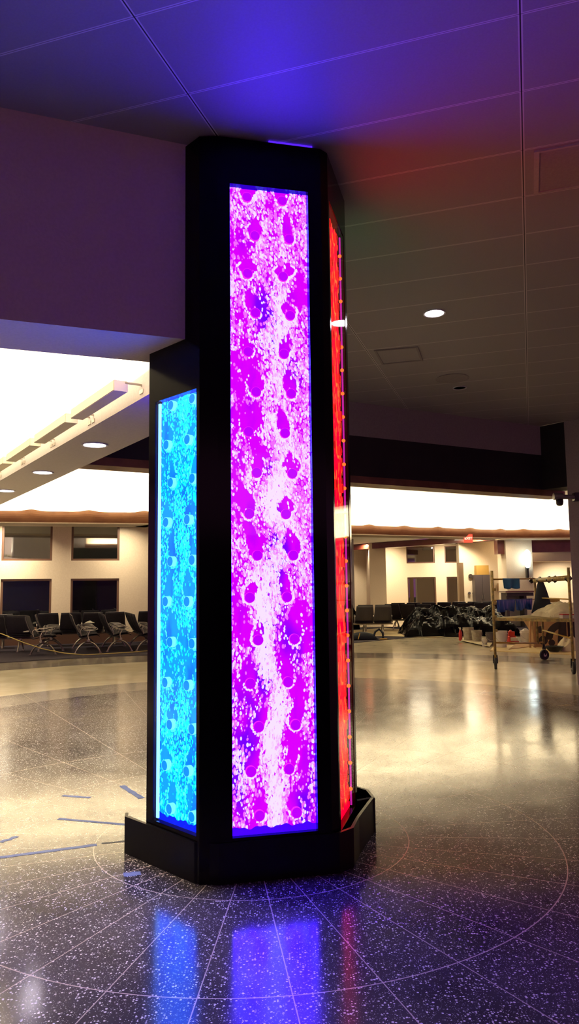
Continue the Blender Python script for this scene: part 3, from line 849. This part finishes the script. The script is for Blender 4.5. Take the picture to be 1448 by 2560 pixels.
prof(2, -6.15, 19.1, 'dark seat pair in profile directly behind the single front seat')
bench(3, -7.55, 19.1, 97, 'large dark seats seen from behind at the left edge, pale bar below')
bench(4, -8.75, 20.15, 107, 'dark seat row behind the left-edge seats, under the leftmost window')
bench(4, -5.95, 21.15, 107, 'dark seat row facing away in front of the wall strip between the left windows')
bench(4, -3.35, 21.97, 107, 'dark seat row below the second left window, only the tops showing')
bench(3, -.9, 22.75, 107, 'dark seat row by the plain wall right of the second left window')
# pale things lying on the seats
for (px, py, D, lab) in ((71, 1578, 19.0, 'small white bundle on the shelf of the left-edge seats'), (224, 1556, 19.6, 'crumpled pale papers on a seat right of the front single seat')):
    q = dp(px, py, D); rnd = random.Random(px)
    vs = MB().grid(8, 8, lambda u, v: (q.x + (u - .5) * .22, q.y + (v - .5) * .2, q.z - .02 + .05 * math.sin(u * PI) * math.sin(v * PI) + rnd.uniform(0, .015)))
    tag(vs.build('paper_bundle', M['white_plastic'], solid=.004), lab, 'papers')
# yellow rope along the left seats
pts = []
ctrl = [hz(-40, 1570, .55), dp(0, 1583, 17.0), dp(60, 1607, 17.1), dp(105, 1622, 17.4), dp(160, 1633, 17.5), dp(210, 1638.5, 17.7), dp(260, 1640, 17.9), dp(330, 1637, 18.3), dp(380, 1633, 18.8)]
for i, c in enumerate(ctrl[1:]): pts.append((c.x, c.y, max(c.z, .022)))
o = MB().tube(pts, .012, 6).build('rope', M['caution'], smooth=True); tag(o, 'sagging yellow rope strung across the front of the left seats', 'rope')

# right side rows
bench(2, 2.69, 24.4, 90, 'grey seat pair seen from behind, nearest the column on the right', None, 'seat_grey')
bench(2, 2.95, 26.3, 84, 'grey seat pair standing behind the grey pair nearest the column', None, 'seat_grey')
bench(3, 4.35, 26.75, 60, 'dark angled seat row beside the near end of the black plastic sheet')
bench(4, 5.05, 29.2, 92, 'far dark seat row below the wider right-hand window')
bench(3, 7.25, 29.7, 90, 'far dark seat row below the narrow right-hand window')
bench(3, 7.0, 27.6, 90, 'dark seat row between the black plastic sheet and the grey cabinet')
# black plastic sheet over a block of seats
rnd = random.Random(3)
from mathutils import noise as MN
def tarp(u, v):
    x = 3.55 + 3.55 * u; y = 23.0 + 1.9 * v
    edge = min(u * 1.1, (1 - u) * 1.1, v * .8, (1 - v) * .8); h = 1 - math.exp(-edge * 15)
    ridge = .34 * math.exp(-((v - .62) / .16) ** 2) + .10 * math.exp(-((v - .2) / .12) ** 2)
    s = MN.noise(Vector((x * 1.9, y * 1.9, 0))) * .14 + abs(MN.noise(Vector((x * 3.1, y * 3.1, 5)))) * .16 + abs(MN.noise(Vector((x * 9, y * 9, 7)))) * .05
    hump = .04 * math.cos(u * 38)
    z = h * (.50 + ridge + s + hump)
    fl = .12 * MN.noise(Vector((x * 3, y * 3, z * 3)))
    return (x + fl * (1 - h), y - .25 * (1 - h) * (v < .5) + fl, max(z, .02))
o = MB().grid(90, 48, tarp).build('plastic_sheet', M['tarp'], smooth=False); tag(o, 'crumpled glossy black plastic sheet thrown over a block of seats', 'plastic sheet')
def tarp2(u, v):
    x = 1.55 + 1.0 * u; y = 27.4 + 1.0 * v
    edge = min(u, 1 - u, v, 1 - v); h = 1 - math.exp(-edge * 12)
    return (x, y, .02 + h * (.75 + .25 * abs(MN.noise(Vector((x * 5, y * 5, 1))))))
o = MB().grid(20, 20, tarp2).build('plastic_sheet', M['tarp'], smooth=False); tag(o, 'small black plastic cover peeping out at the right edge of the column', 'plastic sheet')
# floor protection paper in front of the sheet
pp = [hz(885, 1591), hz(965, 1589), hz(1100, 1590), hz(1150, 1588), hz(1095, 1594), hz(1054, 1596.5), hz(975, 1588.5)]
pp = [hz(880, 1577), hz(960, 1571), hz(1150, 1586), hz(1140, 1590), hz(1092, 1594.5), hz(960, 1591), hz(882, 1593)]
o = MB().prism([(p.x, p.y) for p in pp], .012, .018).build('floor_paper', M['paper']); tag(o, 'sheet of tan protective paper on the floor before the black plastic', 'paper')
# bag with yellow strap on the floor right of the column
q = hz(905, 1600)
bg = empty('tool_bag', (q.x, q.y, .012), rad(5), 'flat dark bag with curved handles lying on the floor right of the column', 'bag')
MB().grid(12, 6, lambda u, v: (-.45 + .9 * u, -.2 + .4 * v, .02 + .20 * (math.sin(u * PI) ** .5) * (math.sin(v * PI) ** .5))).build('bag_body', M['navy'], bg, smooth=True, solid=.01)
MB().tube([(.30, -.1, .02), (.38, -.1, .22), (.50, -.1, .30), (.60, -.1, .20), (.62, -.1, .02)], .03, 8).build('handle', M['navy'], bg, smooth=True)
MB().tube([(-.15, -.22, .02), (-.08, -.15, .2)], .012, 6).box((.60, -.18, .02), (.22, .12, .03)).build('strap', M['yellow'], bg)

# ------------------------------------------------------------------ scaffold trolley
LP, BP, MP, RP = Vector((3.746, 13.736)), Vector((5.18, 15.33)), Vector((5.02, 15.20)), Vector((4.834, 12.843))
BK = RP + (BP - LP)
sf = empty('scaffold_trolley', (LP.x, LP.y, 0), 0, 'yellow tube scaffold trolley on black castors by the right wall', 'scaffold')
SO = Vector((LP.x, LP.y, 0))
class SMB(MB):
    def build(s, *a, **k):
        s.v = [(v[0] - SO.x, v[1] - SO.y, v[2]) for v in s.v]; return super().build(*a, **k)
def P3(p, z): return (p.x, p.y, z)
for p, z0, z1 in ((LP, .20, 1.80), (MP, .34, 1.63), (BP, .24, .90), (RP, .22, 1.82), (BK, .22, 1.80)):
    SMB().tube([P3(p, z0), P3(p, z1)], .025, 10).build('post', M['yellow2'], sf, smooth=True)
def rail(a, b, za, zb, r=.016, m='yellow', name='rail'): return SMB().tube([P3(a, za), P3(b, zb)], r, 8).build(name, M[m], sf, smooth=True)
rail(LP, MP, 1.64, 1.66); rail(LP, MP, 1.25, 1.24, .012); rail(LP, MP, .48, .35, .016); rail(BP, RP, .60, .60, .016); rail(MP, BK, 1.63, 1.66, .016); rail(MP, BP, .36, .36, .016)
rail(MP, RP, 1.62, 1.64, .045, 'yellow2', 'thick_top_tube'); rail(MP, RP, 1.27, 1.27, .012)
for t in (.15, .45, .62, .97, -.12):
    q = MP.lerp(RP, t); SMB().tube([P3(q - Vector((.02, 0)), 1.66), P3(q + Vector((.04, 0)), 1.60)], .058, 8).build('clamp', M['dark_metal'], sf)
for k in range(4):
    SMB().box(P3(LP + Vector((.02, 0)), .7 + .25 * k), (.07, .05, .05)).build('clamp', M['yellow2'], sf)
# deck
dk = SMB(); dk.prism([tuple(LP), tuple(RP), tuple(BK), tuple(BP)], .88, .935); dk.build('deck', M['yellow2'], sf)
def castor(p, r, rz):
    e = SMB(); R = Matrix.Rotation(rz, 3, 'Z')
    c = Vector((p.x, p.y, r))
    ax = R @ Vector((0, 1, 0))
    e2 = SMB(); ring = []
    e.tube([c - ax * .025, c - ax * .018, c + ax * .018, c + ax * .025], [r * .93, r, r, r * .93], 22)
    wobj = e.build('castor', [M['rubber']], sf, smooth=False)
    e2.tube([c - ax * .03, c + ax * .03], r * .35, 14); e2.build('hub', M['silver'], wobj)
    e3 = SMB(); top = Vector((p.x, p.y, r * 2 + .03))
    for s_ in (-1, 1): e3.tube([c + ax * .035 * s_, top + ax * .03 * s_], .012, 6)
    e3.tube([top - ax * .04, top + ax * .04], .02, 6); e3.tube([top, top + Vector((0, 0, .08))], .022, 8)
    e3.build('fork', M['dark_metal'], wobj)
castor(LP, .105, rad(75)); castor(BP + Vector((.0, -.02)), .105, rad(20)); castor(RP, .105, rad(80)); castor(BK, .105, rad(30))

def sheet(name, m, fn, nx, ny, label, cat, group=None, solid=.004, smooth=True):
    o = MB().grid(nx, ny, fn).build(name, m, smooth=smooth, solid=solid); return tag(o, label, cat, group)
# blue cloth on the top rail
def hang(a, b, t0, t1, ztop, drop, wave, taper=0):
    def fn(u, v):
        tt = t0 + (t1 - t0) * (.5 + (u - .5) * (1 - taper * v)); q = a.lerp(b, tt)
        return (q.x + .03 * v * math.sin(u * wave), q.y - .025 + .04 * v * math.cos(u * wave * 1.3), ztop - drop * v * (1 + .08 * math.sin(u * 9)))
    return fn
def tpar(px, a, b):  # where the sight line at px crosses the rail, as a fraction of the rail
    best = min(range(401), key=lambda k: abs((a.lerp(b, k / 400).x / a.lerp(b, k / 400).y) - ray(px, 1470).x / ray(px, 1470).y)); return best / 400
sheet('cleaning_cloth', M['blue_cloth'], hang(LP, MP, tpar(1257, LP, MP), tpar(1299, LP, MP), 1.66, .19, 7, .18), 14, 6, 'small light blue cloth hung over the top rail of the scaffold', 'cloth')
sheet('plastic_bag', M['blue_plastic'], hang(LP, MP, tpar(1240, LP, MP), tpar(1286, LP, MP), 1.26, .22, 25, .08), 26, 6, 'crinkled blue plastic on the scaffold middle rail, left of the two', 'plastic bag')
sheet('plastic_bag', M['blue_plastic'], hang(LP, MP, tpar(1287, LP, MP), tpar(1329, LP, MP), 1.26, .21, 31, .12), 26, 6, 'crinkled blue plastic on the scaffold middle rail, right of the two', 'plastic bag')
# jacket
ja = MP.lerp(RP, tpar(1352, MP, RP))
def jk(u, v):
    an = u * 2 * PI; r = (.04 + .155 * v ** .8) * (1 + .12 * math.sin(an * 3 + v * 4) * v)
    return (ja.x + r * math.cos(an) * 1.0, ja.y - .02 + r * .45 * math.sin(an), 1.61 - .60 * v + .05 * v * math.sin(an + .6))
o = MB().grid(28, 10, jk).build('jacket', M['navy'], smooth=True, solid=.006); tag(o, 'dark jacket hanging from the thick top tube of the scaffold', 'jacket')
# dust sheet heap on deck
def heap(cx, cy, z, lx, ly, h, sc, rz=0):
    c, s = math.cos(rz), math.sin(rz)
    def fn(u, v):
        x, y = (u - .5) * lx, (v - .5) * ly; e = (math.sin(u * PI) * math.sin(v * PI)) ** .45
        hh = h * e * (.65 + .7 * abs(MN.noise(Vector((x * sc, y * sc, cx)))) )
        return (cx + x * c - y * s, cy + x * s + y * c, z + hh)
    return fn
hc = RP.lerp(BP, .55) + Vector((.12, .12))
sheet('dust_sheet', M['dust_sheet'], heap(5.25, 14.0, .937, 1.15, 1.1, .33, 4), 30, 24, 'heaped cream dust sheets on the scaffold deck', 'dust sheet', smooth=False)
q = dp(1424, 1546, 12.95)
o = MB().box((q.x, q.y + .12, .965), (.20, .16, .055)).build('small_box', M['white_plastic']); tag(o, 'white box with a red lid edge on the right corner of the scaffold deck', 'box')
MB().box((0, 0, 0), (.202, .162, .02)).build('lid', M['red'], o).location = (q.x, q.y + .12, 1.003)
# bottle behind
q = MP.lerp(RP, .15)
# cardboard box with printed side
bx = hz(1374, 1619)
cb = empty('cardboard_box', (bx.x + .06, bx.y, 0.019), rad(-4), 'large open cardboard box with dark round print, behind the scaffold', 'cardboard box')
Wb, Hb, Db = .78, .66, .55
mb = MB(); mb.box((0, 0, Hb / 2), (Wb, .02, Hb)).box((0, Db, Hb / 2), (Wb, .02, Hb)).box((-Wb / 2, Db / 2, Hb / 2), (.02, Db, Hb)).box((Wb / 2, Db / 2, Hb / 2), (.02, Db, Hb)).box((0, Db / 2, .02), (Wb, Db, .02))
mb.build('carton', M['cardboard'], cb)
MB().box((-Wb / 2 - .08, Db / 2, Hb - .12), (.02, Db, .30), 0, 0, 0, rad(-30)).build('flap', M['cardboard'], cb)
pr_ = MB()
def disc(mb, x, z, r, y=-.0115, K=22, r0=0, a0=0, a1=360):
    for j in range(K):
        t0, t1 = rad(a0 + (a1 - a0) * j / K), rad(a0 + (a1 - a0) * (j + 1) / K)
        mb.add([(x + r0 * math.cos(t0), y, z + r0 * math.sin(t0)), (x + r * math.cos(t0), y, z + r * math.sin(t0)), (x + r * math.cos(t1), y, z + r * math.sin(t1)), (x + r0 * math.cos(t1), y, z + r0 * math.sin(t1))], [(0, 1, 2, 3)])
disc(pr_, -.26, .42, .085); disc(pr_, -.20, .16, .11); disc(pr_, -.05, .26, .09); disc(pr_, .0, .10, .08)
disc(pr_, .28, .20, .42, r0=.25, a0=95, a1=175)
pr_.add([(.14, -.0115, .1), (.37, -.0115, .03), (.37, -.0115, .60), (.2, -.0115, .62)], [(0, 1, 2, 3)])
pr_.build('print', M['logo'], cb)
o = MB().box((bx.x + .80, bx.y + .45, .35), (.55, .5, .66)).build('equipment_crate', M['logo']); tag(o, 'dark crate beside the printed cardboard box at the right wall', 'crate')
o = MB().box((bx.x + .52, bx.y + .3, .70), (.9, .6, .03)).build('board', M['white_plastic']); tag(o, 'pale board lying over the cardboard box and dark crate', 'board')
for k, dx in enumerate((-.50, -.41)):
    q = Vector((bx.x + .06 + dx - .05, bx.y - .1)); o = MB().box((q.x, q.y, .40), (.035, .10, .78), 0, 0, 0, rad(3 - 4 * k)).build('timber', M['cardboard'])
    tag(o, ('outer' if k == 0 else 'inner') + ' upright brown timber leaning on the cardboard box', 'timber')
# floor boards & plywood
pp = [hz(1225, 1628), hz(1440, 1638), hz(1440, 1622), hz(1240, 1612)]
o = MB().prism([(p.x, p.y) for p in pp], 0, .018).build('plywood_sheet', M['plywood']); tag(o, 'yellowish plywood sheet flat on the floor behind the scaffold', 'plywood')
pp = [hz(1152, 1604), hz(1225, 1620), hz(1232, 1611), hz(1160, 1598)]
o = MB().prism([(p.x, p.y) for p in pp], .03, .055).build('timber_board', M['dust_sheet']); tag(o, 'cream board on the floor beneath the buckets left of the scaffold', 'board')
q = hz(1170, 1606)
o = MB().box((q.x + .15, q.y, .015), (.35, .12, .03)).build('timber_block', M['logo']); tag(o, 'dark block propping the cream board under the buckets', 'block')
pp = [hz(1272, 1626), hz(1320, 1620), hz(1335, 1612), hz(1290, 1612)]
o = MB().prism([(p.x, p.y) for p in pp], .019, .028).build('cardboard_piece', M['cardboard']); tag(o, 'flat tan cardboard piece on the plywood under the red tray', 'cardboard')
# buckets
def bucket(px, ytop, ybot, pw, label, m, handle=True, fill=None, z0=0.0):
    g = hz(px, ybot, z0); h = (ybot - ytop) / F * g.y; r = pw / F * g.y / 2
    e = empty('bucket', (g.x, g.y + r, z0), 0, label, 'bucket', None)
    MB().lathe([(r * .80, 0), (r * .82, .0), (r * .93, h * .80), (r * 1.03, h * .80), (r * 1.03, h * .86), (r * .97, h * .87), (r, h), (r * .95, h), (r * .78, .01)], (0, 0, 0), 22).build('pail', m, e, smooth=False)
    MB().tube([(r * 1.02 * math.cos(t), -r * .3 * math.sin(t) * 1.2 - r * .7 * math.sin(t), h * .82 - .5 * h * math.sin(t)) for t in [PI * j / 12 for j in range(13)]], .006, 5).build('handle', M['silver'], e)
    if fill: MB().lathe([(r * .9, h * .9), (r * .7, h * 1.0), (r * .3, h * 1.16), (.01, h * 1.18)], (0, 0, 0), 14).build('rag', fill, e)
    return e
bucket(1175, 1570, 1601, 27, 'leftmost pale plastic bucket on the cream board', M['dirty_plastic'], z0=.055)
bucket(1196, 1577, 1604, 26, 'second bucket from the left, grey and stained, on the cream board', M['dirty_plastic'], z0=.055)
bucket(1214, 1598, 1617, 14, 'small pale can in front of the stained bucket', M['white_plastic'])
bucket(1231, 1582, 1612, 24, 'dark-sided bucket half hidden behind the left post of the scaffold', M['cabinet'])
bucket(1258, 1579, 1619, 33, 'large white bucket with a lid band just right of the left scaffold post', M['white_plastic'], z0=.018)
bucket(1320, 1578, 1608, 28, 'white bucket stuffed with pale rags under the scaffold deck', M['white_plastic'], fill=M['white_plastic'], z0=.018)
# red bottle
q = hz(1152, 1599, .055)
rb = empty('spray_bottle', (q.x, q.y, .03), 0, 'red spray bottle with pale cap at the left end of the cream board', 'bottle')
MB().lathe([(.045, 0), (.05, .02), (.05, .20), (.03, .26), (.02, .30)], (0, 0, 0), 14).build('bottle_body', M['red'], rb, smooth=True)
MB().lathe([(.022, .30), (.024, .33), (.018, .36)], (0, 0, 0), 10).box((-.02, 0, .35), (.06, .02, .02)).build('cap', M['white_plastic'], rb)
# red tray & tool
q = hz(1288, 1607, .02)
o = MB().box((q.x - .06, q.y, .045), (.26, .25, .05)).box((q.x - .16, q.y, .12), (.03, .2, .14)).build('tool_tray', M['red']); tag(o, 'red tray between the two white buckets', 'tray')
o = MB().box((q.x - .05, q.y, .112), (.2, .18, .08)).build('white_package', M['white_plastic']); tag(o, 'white package lying in the red tray', 'package')
q2 = dp(1290, 1582, 17.6)
o = MB().box((q.x + .0, q.y + .3, .24), (.16, .10, .12)).lathe([(.04, .24), (.05, .3), (.02, .34)], (q.x - .02, q.y + .3, 0), 10).box((q.x, q.y + .3, .09), (.2, .16, .18)).build('red_tool', M['red']); tag(o, 'small red tool case behind the red tray', 'tool case')
# heap of pale rags at the far right bottom, black basin
q = hz(1428, 1628)
sheet('rag_heap', M['dust_sheet'], heap(q.x, q.y, .02, .6, .5, .35, 6), 14, 12, 'pale rags heaped on the plywood at the right edge', 'rags', smooth=False)
q = hz(1386, 1631)
o = MB().lathe([(.10, 0), (.20, .10), (.22, .12), (.19, .12), (.09, .02)], (q.x, q.y, .02), 18).build('basin', M['rubber']); tag(o, 'shallow black basin on the plywood beside the pale rags', 'basin')

# cabinet, ochre box, wall fittings, counter round the column
def dbox(name, x0, x1, y0, y1, D, t, m, label, cat, parts=None):
    a, b = dp(x0, y1, D), dp(x1, y0, D)
    e = MB().box(((a.x + b.x) / 2, D + t / 2, (a.z + b.z) / 2), (b.x - a.x, t, b.z - a.z)).build(name, m); return tag(e, label, cat), a, b
cbt = dp(1209, 1508, 30.5); top = dp(1209, 1437, 30.5)
e = empty('tall_cabinet', (cbt.x, 30.52, 0), 0, 'tall grey cabinet against the cream wall left of the scaffold', 'cabinet')
hcab = top.z; wc = 38 / F * 30
MB().box((0, .22, hcab / 2), (wc, .44, hcab)).build('carcass', M['cabinet'], e)
for s_ in (-1, 1): 
    dd = MB().box((s_ * wc / 4, -.01, hcab / 2), (wc / 2 - .01, .02, hcab - .05)).build('door', M['cabinet'], e)
    MB().box((s_ * .04, -.03, hcab * .55), (.015, .02, .15)).build('handle', M['silver'], dd)
o_, a, b = dbox('storage_box', 1192, 1222, 1413, 1437, 30.52, .35, M['orange_box'], 'ochre patterned box standing on top of the tall grey cabinet', 'box')
for (x, y, lab, nm) in ((1177, 1440, 'dark bell fitting high on the cream wall left of the cabinet', 'alarm_bell'), (1174, 1483, 'left of two small round dials on the cream wall', 'wall_dial'), (1185, 1483, 'right of two small round dials on the cream wall', 'wall_dial')):
    q = dp(x, y, 30.95); o = MB().tube([(q.x, 30.93, q.z), (q.x, 31.0, q.z)], .055 if 'dial' in nm else .085, 14).build(nm, M['cabinet'] if 'dial' in nm else M['logo']); tag(o, lab, 'wall fitting')
q = dp(1247, 1468, 30.95); o = MB().box((q.x, 30.965, q.z), (.10, .07, .32)).build('wall_fitting', M['tan']); tag(o, 'slim upright fitting on the cream wall left of the column', 'wall fitting')
cn = empty('service_counter', (dp(1302, 1480, 27.6).x, 27.6, 0), 0, 'small counter with an overhanging dark top around the cream column', 'counter')
ct = dp(1302, 1479, 27.6).z; cwid = 78 / F * 27.6
MB().box((0, .4, ct), (cwid, 1.0, .05)).build('counter_top', M['redbrown'], cn)
MB().box((0, .45, ct - .10), (cwid * .84, .8, .12)).build('apron', M['cabinet'], cn)
MB().box((-cwid * .38, .5, (ct - .16) / 2), (.10, .7, ct - .16)).box((cwid * .18, .5, (ct - .16) / 2), (.10, .7, ct - .16)).build('legs', M['cabinet'], cn)
MB().box((-.1, .72, (ct - .16) / 2), (cwid * .6, .05, ct - .16)).build('back_panel', M['white_plastic'], cn)
# wall desk at the right
o_, a, b = dbox('storage_case', 1376, 1400, 1497, 1506, 29.5, .5, M['orange_box'], 'ochre case on a ledge behind the jacket', 'case')
o = MB().box((dp(1400, 1506, 29.5).x, 29.8, dp(1400, 1508, 29.5).z / 2 + .006), (1.9, .8, dp(1400, 1508, 29.5).z)).build('low_desk', M['cabinet']); tag(o, 'low dark desk along the wall behind the scaffold', 'desk')

# ------------------------------------------------------------------ masking tape on the floor
def tape(p, q, wpx, label, m='tape', jag=.0):
    a, b = hz(*p), hz(*q); d = Vector((b.x - a.x, b.y - a.y)); L = d.length; d.normalize(); n = Vector((-d.y, d.x)); rnd = random.Random(int(p[0]) + 7)
    k = max(6, int(L / .04)); up, lo = [], []
    for i in range(k + 1):
        c = Vector((a.x, a.y)) + d * (L * i / k); j1, j2 = rnd.uniform(0, jag), rnd.uniform(0, jag)
        up.append(c + n * (wpx / 2 - j1)); lo.append(c - n * (wpx / 2 - j2))
    o = MB().prism([tuple(v) for v in lo] + [tuple(v) for v in reversed(up)], .0003, .0012).build('masking_tape', M[m]); tag(o, label, 'tape')
tape((-40, 2149), (242, 2112), .045, 'longest blue masking tape strip, reaching the left edge', jag=.006)
tape((254, 2109), (330, 2101), .032, 'short dark torn tape stub between the longest strip and the column base', 'dark_tape', .01)
tape((146, 2047), (330, 2063), .038, 'straight blue-grey tape strip ending behind the left corner of the base', jag=.005)
tape((305, 1964), (354, 1996), .055, 'short slanting blue tape piece beyond the base, beside the column', jag=.01)
tape((157, 1989), (226, 1994), .045, 'faint blue tape piece left of the slanting one', jag=.012)
tape((2, 2106), (43, 2091), .05, 'patchy blue tape scrap near the left edge', jag=.02)
tape((309, 2188), (352, 2183), .065, 'bright blue tape patch in front of the base', jag=.012)

# ------------------------------------------------------------------ hall area lights: wall washers and general light
def washer(x, y, z, tx, ty, tz, pw, sx=.5, spread=120): area('wall_washer', (x, y, z), (tx, ty, tz), sx, .12, pw, (1, .84, .60), None, spread)
washer(-8.0, 20.35, 3.56, -8.2, 21.3, 1.2, 62); washer(-4.9, 21.3, 3.56, -5.1, 22.2, 1.2, 28); washer(-2.6, 22.0, 3.56, -2.8, 22.9, 1.2, 80)
washer(3.7, 34.8, 3.56, 3.6, 36.4, 1.2, 90); washer(4.6, 35.0, 3.56, 4.6, 36.4, 1.2, 70); washer(7.6, 34.8, 3.56, 7.6, 36.4, 1.2, 60)
washer(8.3, 28.3, 3.25, 8.9, 29.0, 1.2, 9, .3, 140); washer(7.7, 30.0, 3.56, 7.7, 31.0, 1.2, 55); washer(11.3, 30.4, 2.50, 11.5, 31.5, .8, 40, 1.2)  # the first is an added light to brighten the cream column
for (x, y) in ((5.2, 30.5), (9.8, 30.2), (7.4, 30.2)):
    area('low_ceiling_fill', (x, y, 3.6), (x, y, 0), .8, .8, 60, (1, .84, .58))  # bare area lights giving general light, no fittings modelled
